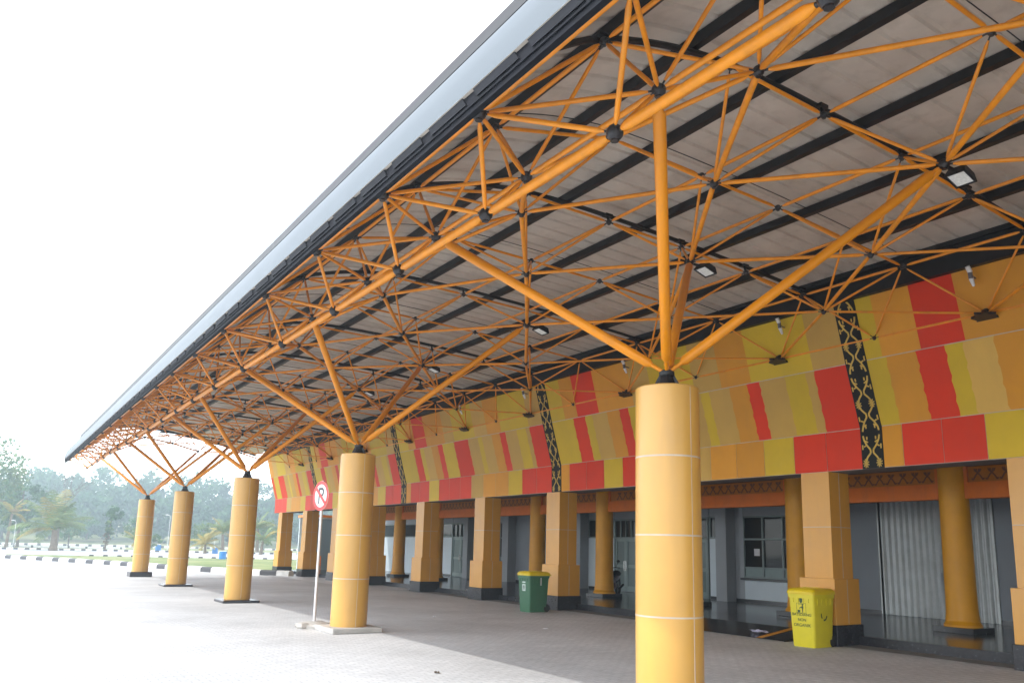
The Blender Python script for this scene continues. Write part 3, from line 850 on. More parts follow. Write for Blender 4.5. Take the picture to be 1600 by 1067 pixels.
# inner row of round columns and the carved beam
RCY = [5.46, 9.4, 13.42, 17.2, 21.1, 25.0, 29.0, 33.0, 36.95]
for yc in RCY:
    mb = MB()
    mb.lathe([(.365, .29), (.365, .33), (.34, .36), (.318, .40), (.325, .43), (.318, .46), (.306, .58), (.298, .9), (.292, 2.4), (.285, 3.615)], c=(17.4, yc, 0), n=40)
    p = bpart(mb, 'round_column', M_round, None, 35)
    mb = MB(); mb.box(16.98, 17.82, yc-.42, yc+.42, .172, .29, bev=.006)
    bpart(mb, 'column_plinth', M_tileB, p)
ys_ = [Y0F] + RCY + [40.6]
for a, b in zip(ys_[:-1], ys_[1:]):
    y0, y1 = a+.26, b-.26
    mb = MB()
    mb.box(17.32, 17.62, y0, y1, 2.93, 3.27, 0)
    mb.box(17.38, 17.62, y0, y1, 3.27, 3.6, 1)
    for q0, q1 in ((y0, y0+.09), (y1-.09, y1)): mb.box(17.33, 17.38, q0, q1, 3.27, 3.6, 0)
    yy = y0+.28
    while yy < y1-.28:                            # maroon figures in a row
        for pts in ([(-.10, 0), (-.04, .10), (0, .14), (.04, .10), (.10, 0)], [(-.07, .23), (-.05, .18), (0, .15), (.05, .18), (.07, .23)],
                    [(-.03, .23), (-.02, .17)], [(.03, .23), (.02, .17)], [(-.10, 0), (-.13, .03)], [(.10, 0), (.13, .03)]):
            for (p, q) in zip(pts[:-1], pts[1:]):
                dx, dz = q[0]-p[0], q[1]-p[1]; l = math.hypot(dx, dz); px, pz = -dz/l*.014, dx/l*.014
                c4 = [(p[0]+px, p[1]+pz), (p[0]-px, p[1]-pz), (q[0]-px, q[1]-pz), (q[0]+px, q[1]+pz)]
                mb.add([(17.372, yy+c[0], 3.315+c[1]) for c in c4] + [(17.381, yy+c[0], 3.315+c[1]) for c in c4], [(0, 1, 2, 3), (0, 4, 5, 1), (1, 5, 6, 2), (2, 6, 7, 3), (3, 7, 4, 0)], 2)
        yy += .285
    bpart(mb, 'carved_beam', [M_frzA, M_frzB, M_frzC])
# back wall of the arcade
XW = 20.57
mb = MB(); mb.box(XW+.12, XW+.6, Y0F, 47.2, 0, 3.62)
bpart(mb, 'wall', M_wallG)
def slab(y0, y1, z0, z1, m, name='wall_panel', x0=XW, x1=XW+.118, parent=None):
    mb = MB(); mb.box(x0, x1, y0, y1, z0, z1); return bpart(mb, name, m, parent)
slab(Y0F, 10.18, .17, 3.61, M_wallG)
slab(13.24, 14.86, .17, 3.61, M_wallG); slab(26.66, 31.28, .17, 3.61, M_wallG)
for a, b in ((Y0F, 10.18), (13.24, 18.3), (18.8, 19.4), (21.3, 22.9), (24.4, 25.9), (26.66, 31.2), (31.9, 34.9), (37.2, 41.0)):
    mb = MB(); mb.box(XW-.018, XW, a, b, .172, .27); bpart(mb, 'skirting', M_tileB)
for a, b, d in ((18.32, 18.77, .42), (25.95, 26.62, .42), (31.3, 31.82, .42), (34.98, 35.42, .42)):
    slab(a, b, .17, 3.61, M_wallL, 'pilaster', XW-d, XW+.11)
def window(y0, y1, pane_m, lowp=True):
    z0, z1 = .93, 2.87
    fr = MB(); d0, d1 = XW-.03, XW+.09; w = .055
    n_ = max(1, round((y1-y0)/.86)); st = (y1-y0)/n_
    fr.box(d0, d1, y0, y1, z1-w, z1); fr.box(d0, d1, y0, y1, z0, z0+w); fr.box(d0, d1, y0, y1, 2.11, 2.11+w)
    fr.box(d0, d1, y0, y1, 1.22, 1.22+w)
    zs = [z0+w, 1.22, 1.22+w, 2.11, 2.11+w, z1-w]
    for i in range(n_+1):
        yy = y0+st*i
        for q in range(0, 6, 2): fr.box(d0+.004, d1-.004, max(y0, yy-w/2), min(y1, yy+w/2), zs[q], zs[q+1])
    f_ = bpart(fr, 'window', M_frame)
    for i in range(n_):
        a, b = y0+st*i+w/2, y0+st*(i+1)-w/2
        for q in (1, 2):
            p = MB(); p.box(XW+.03, XW+.045, a, b, zs[2*q], zs[2*q+1]); bpart(p, 'pane', pane_m, f_)
        p = MB(); p.box(XW+.02, XW+.05, a, b, zs[0], zs[1]); bpart(p, 'lower_panel', M_teal, f_)
    p = MB(); p.box(XW-.16, XW-.03, y0-.08, y1+.05, .86, .925, bev=.008); bpart(p, 'sill', M_tileB, f_)
    slab(y0, y1, .17, .86, M_wallW); slab(y0, y1, 2.875, 3.61, M_wallL)
window(14.9, 17.95, G_dark); window(31.86, 34.94, G_red)
slab(17.96, 18.31, .17, 3.61, M_wallL)
def white_bay(y0, y1):
    slab(y0, y1, .17, 2.15, M_wallW)
    fr = MB(); w = .05
    fr.box(XW-.02, XW+.1, y0, y1, 2.155, 2.155+w); fr.box(XW-.02, XW+.1, y0, y1, 2.84, 2.89)
    for yy in (y0, y1-w): fr.box(XW-.016, XW+.096, yy, yy+w, 2.155+w, 2.84)
    f_ = bpart(fr, 'window', M_frame)
    p = MB(); p.box(XW+.03, XW+.045, y0+w, y1-w, 2.155+w, 2.84); bpart(p, 'pane', G_dark, f_)
    slab(y0, y1, 2.895, 3.61, M_wallL)
for a, b in ((18.78, 19.42), (21.3, 22.95), (24.35, 25.94), (37.3, 38.5), (38.55, 41.0), (41.05, 44.0), (44.05, 47.1)): white_bay(a, b)
def double_door(y0, y1):
    fr = MB(); w = .06
    fr.box(XW-.04, XW+.1, y0, y0+w, .17, 2.87); fr.box(XW-.04, XW+.1, y1-w, y1, .17, 2.87)
    fr.box(XW-.036, XW+.096, y0+w, y1-w, 2.13, 2.19); fr.box(XW-.036, XW+.096, y0+w, y1-w, 2.81, 2.868)
    n_ = 4
    for i in range(1, n_): 
        yy = y0+w+(y1-y0-2*w)*i/n_; fr.box(XW-.03, XW+.09, yy-.02, yy+.02, 2.19, 2.81)
    f_ = bpart(fr, 'door', M_frame)
    p = MB(); p.box(XW+.03, XW+.045, y0+w, y1-w, 2.19, 2.81); bpart(p, 'transom_pane', G_dark, f_)
    ym = (y0+y1)/2
    for a, b, hs_ in ((y0+w+.005, ym-.005, 1), (ym+.005, y1-w-.005, -1)):
        lf = MB()
        lf.box(XW-.01, XW+.05, a, a+.09, .19, 2.125); lf.box(XW-.01, XW+.05, b-.09, b, .19, 2.125)
        for z0, z1 in ((.19, .38), (1.05, 1.17), (2.03, 2.125)): lf.box(XW-.008, XW+.048, a+.09, b-.09, z0, z1)
        l_ = bpart(lf, 'door_leaf', M_teal)
        l_.parent = f_
        p = MB(); p.box(XW+.015, XW+.028, a+.09, b-.09, .38, 1.05); p.box(XW+.015, XW+.028, a+.09, b-.09, 1.17, 2.03); bpart(p, 'door_glass', G_teal, f_)
        hy = b-.05 if hs_ > 0 else a+.05
        p = MB(); p.tube((XW-.06, hy, .95), (XW-.06, hy, 1.3), .012, 8); p.tube((XW-.06, hy, 1.0), (XW-.01, hy, 1.0), .008, 6); p.tube((XW-.06, hy, 1.25), (XW-.01, hy, 1.25), .008, 6)
        bpart(p, 'door_handle', M_chrome, f_, 40)
    slab(y0, y1, 2.875, 3.61, M_wallL)
double_door(19.45, 21.27); double_door(22.98, 24.32); double_door(35.46, 37.27)
# folding steel shutter
mb = MB(); yy = 10.22; k = 0; V_ = []
while yy < 13.2:
    for dy, dx in ((0, 0), (.035, 0), (.085, .07), (.12, .07), (.17, 0)): V_.append((XW-.03+dx*.9, min(yy+dy, 13.2)))
    yy += .17
vs = []
for x, y_ in V_: vs += [(x, y_, .18), (x, y_, 3.2)]
mb.add(vs, [(2*i+2, 2*i, 2*i+1, 2*i+3) for i in range(len(V_)-1)])
mb.box(XW-.05, XW+.1, 10.18, 10.24, .18, 3.2); mb.box(XW-.05, XW+.1, 13.2, 13.24, .18, 3.2)
sh = bpart(mb, 'shutter_door', M_shut, None, 20)
mb = MB(); mb.box(XW-.075, XW-.045, 11.38, 11.48, 1.05, 1.32, bev=.01); mb.tube((XW-.075, 11.43, 1.1), (XW-.11, 11.43, 1.1), .02, 8); mb.tube((XW-.11, 11.43, 1.06), (XW-.11, 11.43, 1.24), .012, 8)
mb.box(XW-.065, XW-.045, 11.40, 11.46, 1.55, 1.6); mb.box(XW-.065, XW-.045, 11.40, 11.46, .72, .77)
bpart(mb, 'shutter_lock', M_lampG, sh)
slab(10.18, 13.24, 3.205, 3.61, M_wallL)
# glazed end room beyond the last door, with orange head beam
mb = MB()
for x in (16.3, 17.95): mb.box(x, x+.1, 46.6, 46.7, 0, 3.1)
mb.box(16.3, 18.05, 46.59, 46.71, 3.1, 3.2); mb.box(16.3, 18.05, 46.59, 46.71, 0, .12); mb.box(18.05, 19.2, 46.6, 46.7, 0, 3.2)
er = mb.build('glass_kiosk', M_white, None, 0)
tag(er, 'white framed glass kiosk with an orange head beam beyond the far pillars', 'kiosk')
mb = MB(); mb.box(16.4, 17.95, 46.63, 46.65, .12, 3.1); mb.build('pane', G_pale, er, 0)
mb = MB(); mb.box(16.2, 19.3, 46.5, 46.8, 3.2, 3.33); mb.box(16.2, 19.3, 46.8, 49, 3.2, 3.33); mb.build('roof_beam', M_oplast, er, 0)
mb = MB(); mb.box(16.3, 19.2, 48.9, 49, 0, 3.2); mb.box(19.1, 19.2, 46.71, 48.9, 0, 3.2); mb.build('rear_wall', M_wallW, er, 0)

# ------------------------------------------------------------------ lamps
def floodlight(p, label):
    t = thing('floodlight', label, 'floodlight', p, .0, 'floodlights under the canopy frame')
    Mx = Matrix.Rotation(math.radians(17), 4, 'Y')
    mb = MB(); hw = .12
    mb.add([tuple(Mx @ Vector(q)) for q in ((-.135, -hw, 0), (.135, -hw, 0), (.135, hw, 0), (-.135, hw, 0), (-.10, -hw*.8, .10), (.10, -hw*.8, .10), (.10, hw*.8, .10), (-.10, hw*.8, .10))],
           [(4, 5, 6, 7), (0, 1, 5, 4), (1, 2, 6, 5), (2, 3, 7, 6), (3, 0, 4, 7)])
    for (x0, x1, y0, y1) in ((-.135, .135, -hw, -hw+.025), (-.135, .135, hw-.025, hw), (-.135, -.11, -hw+.025, hw-.025), (.11, .135, -hw+.025, hw-.025)): mb.box(x0, x1, y0, y1, -.012, 0, M=Mx)
    mb.build('housing', M_black, t, 0)
    mb = MB(); mb.box(-.109, .109, -hw+.026, hw-.026, -.006, -.001, M=Mx); mb.build('lens', M_lens, t, 0)
    mb = MB(); mb.box(-.30, -.14, -.02, .02, .05, .075); mb.tube((-.31, 0, .06), (-.31, 0, .13), .02, 8); mb.build('bracket', M_black, t, 0)
    return t
FL = ['black floodlight with a pale square lens, closest of those under the canopy',
      'black floodlight with a pale lens beside the shaded strut of the thick cut-off column',
      'black floodlight third along, above the long strut of the column by the no parking sign',
      'small black floodlight fourth along under the canopy frame',
      'farthest small floodlight glinting under the canopy frame']
f0 = None
for j, k in enumerate((-1, 1, 3, 5, 7)):
    p = (XZ['R'][0]+.33, YH[k], XZ['R'][1]-.08)
    if f0 is None: f0 = floodlight(p, FL[0])
    else: copy_thing(f0, p, label=FL[j])
def spot(p, label):
    t = thing('wall_spotlight', label, 'spotlight', p, 0, 'spotlights along the panel wall')
    a = Vector((-.03, 0, .19)); d = Vector((.28, -.04, -.42)).normalized()
    mb = MB(); mb.tube(a, a+d*.13, .046, 16); o = mb.build('cap', M_lampW, t)
    mb = MB(); b = a+d*.12; mb.tube(b, b+Vector((.02, 0, -.14)), .043, 16); mb.tube(b+Vector((.03, 0, -.07)), b+Vector((.22, 0, -.10)), .014, 8); mb.build('body', M_lampG, t)
    c = b+Vector((.02, 0, -.11)); d2 = Vector((.22, 0, -.42)).normalized()
    mb = MB(); mb.path([c, c+d2*.05, c+d2*.17, c+d2*.19], [.042, .044, .028, .02], 16); mb.build('lens_hood', M_lampW, t)
    return t
SL = ['white and grey spotlight on an orange panel above the closest black support plate',
      'white and grey spotlight on the yellow panel above a black support plate',
      'white and grey spotlight just behind the top of the thick cut-off column',
      'small white and grey spotlight fourth along the panel wall',
      'tiny white and grey spotlight farthest along the panel wall']
s0 = None
for j, yy in enumerate((6.5, 10.3, 15.05, 19.6, 23.4)):
    p = (12.98, yy, 6.2)
    if s0 is None: s0 = spot(p, SL[0]); s0.scale = (.82, .82, .82)
    else: copy_thing(s0, p, label=SL[j])

# ------------------------------------------------------------------ no-parking sign
sg = thing('parking_sign', 'round no parking sign on a slim grey post in a concrete lump', 'sign', (5.80, 16.1, 0))
mb = MB(); mb.tube((0, 0, .05), (0, 0, 2.93), .03, 14); mb.build('post', M_galv, sg)
mb = MB(); mb.path([(0, 0, 0), (0, 0, .06), (0, 0, .11), (0, 0, .13)], [.34, .33, .24, .12], 9); 
for q in range(7):
    an = q*.9; mb.ball((.28*math.cos(an), .28*math.sin(an), .04), .1+.03*math.sin(q*2), 6, 4, sc=(1.2, .9, .7))
mb.build('footing', M_conc, sg, 25)
Ms = Matrix.Translation((-.035, 0, 2.62)) @ Matrix.Rotation(math.radians(10), 4, 'Z') @ Matrix(((0, 0, -1, 0), (-1, 0, 0, 0), (0, 1, 0, 0), (0, 0, 0, 1)))
def circ(r, n=40): return [(r*math.cos(2*PI*k/n), r*math.sin(2*PI*k/n)) for k in range(n)]
mb = MB(); mb.prism(circ(.305), -.004, .004, M=Ms); disc = mb.build('disc', M_white, sg, 30)
mb = MB(); n_ = 48; vs = []
for k in range(n_):
    an = 2*PI*k/n_
    for r, z in ((.235, .004), (.235, .0075), (.304, .0075), (.304, .004)): vs.append(tuple(Ms @ Vector((r*math.cos(an), r*math.sin(an), z))))
mb.add(vs, [(k*4+q, ((k+1) % n_)*4+q, ((k+1) % n_)*4+q+1, k*4+q+1) for k in range(n_) for q in range(3)]); mb.build('red_ring', M_redS, disc, 30)
mb = MB()                                        # the letter P
mb.prism([(-.085, -.165), (-.04, -.165), (-.04, .165), (-.085, .165)], .004, .007, M=Ms)
out = []; n_ = 14
for k in range(n_+1):
    an = PI/2 - PI*k/n_; out.append((.035+.085*math.cos(an), .075+.09*math.sin(an)))
inn = [(.035+.042*math.cos(PI/2-PI*k/n_), .075+.047*math.sin(PI/2-PI*k/n_)) for k in range(n_+1)]
oo = [(-.04, .165)] + out + [(-.04, -.015)]; ii = [(-.04, .122)] + inn + [(-.04, .028)]
for k in range(len(oo)-1): mb.prism([oo[k], ii[k], ii[k+1], oo[k+1]], .004, .007, M=Ms)
mb.build('letter', M_blkS, disc, 0)
mb = MB(); an = math.radians(-40); c_, s_ = math.cos(an), math.sin(an)
mb.prism([(c_*x-s_*y_, s_*x+c_*y_) for x, y_ in ((-.25, -.032), (.25, -.032), (.25, .032), (-.25, .032))], .0075, .0105, M=Ms)
mb.build('red_slash', M_redS, disc, 0)

# ------------------------------------------------------------------ wheelie bins
def text_mesh(name, body, size, m, parent, M):
    cu = bpy.data.curves.new(name, 'FONT'); cu.body = body; cu.size = size; cu.align_x = 'CENTER'; cu.align_y = 'CENTER'; cu.extrude = .0012; cu.offset = .0004
    to = bpy.data.objects.new(name, cu); COL.objects.link(to)
    dg = bpy.context.evaluated_depsgraph_get(); dg.update()
    me = bpy.data.meshes.new_from_object(to.evaluated_get(dg)); bpy.data.objects.remove(to)
    me.materials.clear(); me.materials.append(m)
    o = bpy.data.objects.new(name, me); COL.objects.link(o); o.matrix_local = M; o.parent = parent
    return o
def wheelie(loc, label, mbody, mlid, W_=.54, D_=.66, H_=1.0, rz=0.0, group=None):
    """front faces -x"""
    t = thing('wheelie_bin', label, 'bin', loc, rz, group)
    mb = MB(); n_ = 3
    lv = [(0, .86), (.04, .88), (.55, .95), (H_-.12, 1.0), (H_-.12, 1.05), (H_-.06, 1.06), (H_-.05, 1.06)]
    def ring(z, k, r=.05):
        hw, hd = W_/2*k, D_/2*k
        P = []
        for cx, cy, a0 in ((1, 1, 0), (-1, 1, 90), (-1, -1, 180), (1, -1, 270)):
            for q in range(4):
                an = math.radians(a0+q*30); P.append((cx*(hd-r)+r*math.cos(an), cy*(hw-r)+r*math.sin(an), z))
        return P
    vs = []
    for z, k in lv: vs += ring(z, k)
    N = 16; fs = []
    for i in range(len(lv)-1):
        for k in range(N):
            a = i*N+k; b = i*N+(k+1) % N; fs.append((a, b, b+N, a+N))
    fs.append(tuple(range(N-1, -1, -1))); fs.append(tuple(range((len(lv)-1)*N, len(lv)*N)))
    mb.add(vs, fs)
    for yy in (-.16, -.05, .06, .17):                # ribs under the rim on each side
        mb.box(-D_/2*1.035, -D_/2*.985, yy-.012, yy+.012, H_-.20, H_-.12)
    for xx in (-.2, -.07, .07, .2):
        mb.box(xx-.012, xx+.012, -W_/2*1.035, -W_/2*.985, H_-.24, H_-.12); mb.box(xx-.012, xx+.012, W_/2*.985, W_/2*1.035, H_-.24, H_-.12)
    body = mb.build('body', mbody, t, 35)
    mb = MB(); vs = []
    ll = [(H_-.048, 1.10), (H_-.02, 1.12), (H_+.012, 1.09), (H_+.05, .96), (H_+.062, .8)]
    for z, k in ll: vs += ring(z, k, .06)
    fs = []
    for i in range(len(ll)-1):
        for k in range(N):
            a = i*N+k; b = i*N+(k+1) % N; fs.append((a, b, b+N, a+N))
    fs.append(tuple(range(N-1, -1, -1))); fs.append(tuple(range((len(ll)-1)*N, len(ll)*N)))
    mb.add(vs, fs)
    mb.box(-.02, .05, -.17, .17, H_+.05, H_+.075, bev=.01); mb.box(-.28, -.2, -.12, .12, H_+.045, H_+.068, bev=.008)
    mb.build('lid', mlid, t, 35)
    mb = MB(); mb.tube((D_/2*1.12+.05, -W_/2*.85, H_-.04), (D_/2*1.12+.05, W_/2*.85, H_-.04), .016, 8)
    for sy in (-1, 1): mb.tube((D_/2*.95, sy*W_/2*.8, H_-.06), (D_/2*1.12+.05, sy*W_/2*.8, H_-.04), .014, 8)
    mb.build('handle', mlid, t)
    for sy in (-1, 1):
        mb = MB(); Mx = Matrix.Translation((D_/2*.86, sy*(W_/2*.80), .1)) @ Matrix.Rotation(PI/2, 4, 'X')
        mb.lathe([(.03, -.025), (.1, -.025), (.105, -.015), (.105, .015), (.1, .025), (.03, .025)], n=24, M=Mx); mb.build('wheel', M_rubber, t)
    return t, body
def face_front(x, y, z): return Matrix(((0, 0, -1, x), (-1, 0, 0, y), (0, 1, 0, z), (0, 0, 0, 1)))
def on_front(D_, z, y=0.0, H_=1.0):                 # the front face leans outwards towards the rim
    k = np.interp(z, [.04, .55, H_-.12], [.88, .95, 1.0])
    tilt = math.atan((D_/2*.1)/.5)
    return Matrix.Translation((-D_/2*k-.0025, y, z)) @ Matrix.Rotation(-tilt*.42, 4, 'Y') @ face_front(0, 0, 0)
yb, body = wheelie((13.29, 10.01, 0), 'yellow wheelie bin with dark green lettering by a pillar foot', M_bYel, M_bYelD, rz=math.radians(3))
text_mesh('lettering', 'BATEDIANG', .074, M_bPrint, body, on_front(.66, .58))
text_mesh('lettering', 'NON', .074, M_bPrint, body, on_front(.66, .485))
text_mesh('lettering', 'ORGANIK', .08, M_bPrint, body, on_front(.66, .39))
mb = MB(); Mf = on_front(.66, .70)                  # person dropping litter inside a thin frame
for x0, x1, y0, y1 in ((-.1, .1, .085, .09), (-.1, .1, -.09, -.085), (-.1, -.095, -.085, .085), (.095, .1, -.085, .085)): mb.prism([(x0, y0), (x1, y0), (x1, y1), (x0, y1)], 0, .0015, M=Mf)
mb.prism([(.03+.018*math.cos(a*PI/6), .06+.018*math.sin(a*PI/6)) for a in range(12)], 0, .0015, M=Mf)
mb.prism([(.015, .038), (.0, -.005), (.045, -.005), (.045, .038)], 0, .0015, M=Mf); mb.prism([(.018, -.006), (.018, -.08), (.03, -.08), (.042, -.006)], 0, .0015, M=Mf)
mb.prism([(.012, .034), (-.045, .002), (-.04, -.012), (.014, .018)], 0, .0015, M=Mf); mb.prism([(-.075, -.08), (-.03, -.08), (-.025, -.035), (-.08, -.035)], 0, .0015, M=Mf)
mb.build('pictogram', M_bPrint, body, 0)
mb = MB(); Mf = on_front(.66, .835)
mb.prism([(.0, -.05), (.03, -.02), (.032, .03), (.018, .05), (-.018, .05), (-.032, .03), (-.03, -.02)], 0, .0015, M=Mf)
for i in range(5): mb.prism([(-.055+i*.024, -.07), (-.04+i*.024, -.07), (-.04+i*.024, -.058), (-.055+i*.024, -.058)], 0, .0015, M=Mf)
mb.build('emblem', M_bPrint, body, 0)
mb = MB()                                           # circling arrows printed on the side
for q in range(3):
    a0 = q*2*PI/3+.3
    P = [(.09*math.cos(a0+u*1.5), .6+.11*math.sin(a0+u*1.5)) for u in (0, .25, .5, .75, 1)]
    for (p, q2) in zip(P[:-1], P[1:]):
        dx, dz = q2[0]-p[0], q2[1]-p[1]; l = math.hypot(dx, dz); px, pz = -dz/l*.015, dx/l*.015
        yy = -.27*.945-.004
        mb.add([(p[0]+px, yy, p[1]+pz), (p[0]-px, yy, p[1]-pz), (q2[0]-px, yy, q2[1]-pz), (q2[0]+px, yy, q2[1]+pz)], [(0, 1, 2, 3)])
mb.build('emblem', M_bPrint, body, 0)
gb, body = wheelie((12.72, 18.42, 0), 'dark green wheelie bin with a yellow lid and pale sticker', M_bGrn, M_bYelD, rz=math.radians(2))
mb = MB(); Mf = on_front(.66, .66)
mb.prism([(-.07, -.11), (.07, -.11), (.07, .07), (-.07, .07)], 0, .0015, M=Mf); mb.prism([(-.07, .1), (.07, .1), (.07, .135), (-.07, .135)], 0, .0015, M=Mf)
mb.build('sticker', M_bPrintL, body, 0)
mb = MB(); Mf = on_front(.66, .66)
mb.prism([(.0, .05), (-.02, .01), (-.01, -.08), (.02, -.08), (.03, .01)], .0015, .003, M=Mf); mb.build('pictogram', M_bPrint, body, 0)
mb = MB(); mb.box(.02, .045, -.297, -.288, .70, .90); mb.build('hanging_strap', M_white, body, 0)

# ------------------------------------------------------------------ small things in the arcade
pn = MB(); pn.box(XW+.018, XW+.021, 17.34, 17.56, 1.62, 1.84)
tag(pn.build('paper_notice', M_paper, None, 0, loc=(XW+.02, 17.45, 1.7)), 'square white paper notice stuck on the dark window', 'notice')
# motorbike
mt = thing('motorbike', 'dark motorbike parked behind the ochre column by the glass door', 'motorbike', (17.98, 21.35, .17), math.radians(214))
for x in (-.62, .62):
    Mx = Matrix.Translation((x, 0, .29)) @ Matrix.Rotation(PI/2, 4, 'X')
    mb = MB(); n1_, n2_ = 28, 8; vs = []
    for a in range(n1_):
        for b in range(n2_):
            rr = .245+.045*math.cos(2*PI*b/n2_); vs.append(tuple(Mx @ Vector((rr*math.cos(2*PI*a/n1_), rr*math.sin(2*PI*a/n1_), .045*math.sin(2*PI*b/n2_)))))
    mb.add(vs, [(a*n2_+b, ((a+1) % n1_)*n2_+b, ((a+1) % n1_)*n2_+(b+1) % n2_, a*n2_+(b+1) % n2_) for a in range(n1_) for b in range(n2_)])
    wh = mb.build('wheel', M_rubber, mt)
    mb = MB(); mb.lathe([(.03, -.04), (.05, -.03), (.05, .03), (.03, .04)], n=14, M=Mx)
    for a in range(6):
        an = a*PI/3; mb.tube(tuple(Mx @ Vector((.04*math.cos(an), .04*math.sin(an), 0))), tuple(Mx @ Vector((.21*math.cos(an), .21*math.sin(an), 0))), .012, 6)
    mb.build('hub', M_chrome, wh)
mb = MB(); mb.path([(-.72, 0, .66), (-.45, 0, .62), (-.1, 0, .60), (.12, 0, .5), (.3, 0, .52), (.42, 0, .74), (.48, 0, .86)], [.05, .12, .13, .10, .11, .10, .05], 12); mb.ball((.0, 0, .36), .17, 12, 8, sc=(1.3, .7, .9)); mb.build('body', M_mred, mt)
mb = MB(); mb.path([(-.78, 0, .74), (-.5, 0, .73), (-.1, 0, .71), (.1, 0, .66)], [.07, .12, .12, .06], 10); mb.build('seat', M_rubber, mt)
mb = MB()
for sy in (-.07, .07): mb.tube((.62, sy, .29), (.45, sy*.8, .86), .022, 8); mb.tube((-.62, sy*1.3, .29), (-.45, sy*1.5, .62), .02, 8)
mb.path([(-.05, .12, .25), (-.4, .14, .27), (-.75, .14, .36)], [.02, .04, .045], 10); mb.build('fork', M_blkS, mt)
mb = MB(); mb.path([(.36, -.34, .94), (.43, -.2, .96), (.46, 0, .9), (.43, .2, .96), (.36, .34, .94)], .014, 8)
for sy in (-1, 1): mb.tube((.42, sy*.22, .95), (.42, sy*.28, 1.13), .006, 6); mb.ball((.42, sy*.30, 1.16), .055, 10, 6, sc=(.4, 1.1, .8))
mb.ball((.52, 0, .82), .085, 12, 8, sc=(.8, 1, 1)); mb.build('handlebar', M_blkS, mt)
# black cat at the far platform edge
mb = MB()
mb.ball((0, 0, .13), .11, 14, 10, sc=(.95, .8, 1.25)); mb.ball((.03, 0, .24), .075, 12, 8, sc=(.9, .8, 1.2)); mb.ball((.06, 0, .345), .058, 12, 8, sc=(1.05, .95, .9))
for sy in (-1, 1):
    mb.tube((.10, sy*.035, 0), (.07, sy*.035, .2), .024, 8); mb.ball((.0, sy*.07, .05), .06, 8, 6, sc=(1.4, .7, .9)); mb.ball((.11, sy*.035, .015), .03, 8, 5, sc=(1.3, .9, .6))
    mb.path([(.05, sy*.03, .38), (.045, sy*.042, .41), (.04, sy*.046, .432)], [.022, .014, .003], 6)
mb.ball((.115, 0, .33), .025, 8, 6); mb.path([(-.09, .02, .04), (-.17, .06, .03), (-.2, .14, .03), (-.15, .2, .035)], [.022, .02, .018, .012], 8)
ct = mb.build('cat', mat('cat_black_fur', (.012, .011, .011), .8, var=.2), None, 180)
rm = ct.modifiers.new('remesh', 'REMESH'); rm.mode = 'VOXEL'; rm.voxel_size = .012; rm.use_smooth_shade = True
sm = ct.modifiers.new('smooth', 'SMOOTH'); sm.iterations = 6
ct.location = (14.62, 42.3, .172); ct.rotation_euler = (0, 0, math.radians(200))
tag(ct, 'small black cat sitting on the platform between the two last pillars', 'cat')
# orange chair in the glazed end
ch = thing('plastic_chair', 'orange plastic chair in front of the glass kiosk', 'chair', (16.55, 46.1, 0), math.radians(250))
mb = MB(); mb.box(-.22, .22, -.22, .22, .43, .46, bev=.012); mb.build('seat', M_oplast, ch, 0)
mb = MB(); mb.add([(-.22, -.2, .46), (-.22, .2, .46), (-.3, .2, .95), (-.3, -.2, .95), (-.19, -.2, .46), (-.19, .2, .46), (-.27, .2, .95), (-.27, -.2, .95)], [(0, 1, 2, 3), (7, 6, 5, 4), (0, 4, 5, 1), (1, 5, 6, 2), (2, 6, 7, 3), (3, 7, 4, 0)]); mb.build('backrest', M_oplast, ch, 0)
for sx in (-1, 1):
    for sy in (-1, 1): mb = MB(); mb.tube((sx*.18, sy*.18, .43), (sx*.22, sy*.22, 0), .016, 8); mb.build('leg', M_oplast, ch)
# steel rail beside the far round column
rl = thing('handrail', 'low thin steel rail beside the far ochre column', 'railing', (16.9, 37.9, .17))
mb = MB()
for z in (.45, .98): mb.tube((0, 0, z), (0, 3.0, z), .02, 8)
mb.build('rail', M_galv, rl)
for yy in (0, 1.5, 3.0): mb = MB(); mb.tube((0, yy, 0), (0, yy, 1.0), .022, 8); mb.build('post', M_galv, rl)
# litter
def scrap(name, loc, r, m, label, cat, flat=.5, seed=1):
    rr = random.Random(seed); mb = MB(); n_ = 7; vs = []
    for i in range(n_):
        for j in range(n_):
            vs.append(((i/(n_-1)-.5)*r*2+rr.uniform(-.1, .1)*r, (j/(n_-1)-.5)*r*1.3+rr.uniform(-.1, .1)*r, rr.uniform(.05, 1)*r*flat))
    mb.add(vs, [(i*n_+j, (i+1)*n_+j, (i+1)*n_+j+1, i*n_+j+1) for i in range(n_-1) for j in range(n_-1)])
    o = mb.build(name, m, None, 0); o.location = loc; o.rotation_euler = (0, 0, rr.uniform(0, 6))
    sdm = o.modifiers.new('solid', 'SOLIDIFY'); sdm.thickness = .004
    return tag(o, label, cat)
scrap('wrapper', (13.72, 11.65, .075), .17, M_lilac, 'crumpled lilac and white wrapper lying along the orange ramp stripe', 'litter', .35, 3)
scrap('paper_scrap', (14.42, 24.9, .18), .09, M_paper, 'crumpled white paper on the dark step between two pillars', 'litter', .8, 5)
scrap('paper_scrap', (14.1, 23.0, .012), .09, M_paper, 'second white paper scrap, at the foot of the dark step', 'litter', .6, 8)
scrap('paper_scrap', (10.2, 14.3, .008), .05, M_paper, 'tiny white scrap on the shaded paving left of the thick column', 'litter', .5, 9)
scrap('paper_scrap', (9.3, 17.6, .008), .05, M_paper, 'tiny white scrap on the shaded paving between column and green bin', 'litter', .5, 10)
scrap('dry_leaf', (5.3, 9.9, .006), .05, M_bark, 'small dark dry leaf on the sunlit pavers', 'leaf', .4, 12)

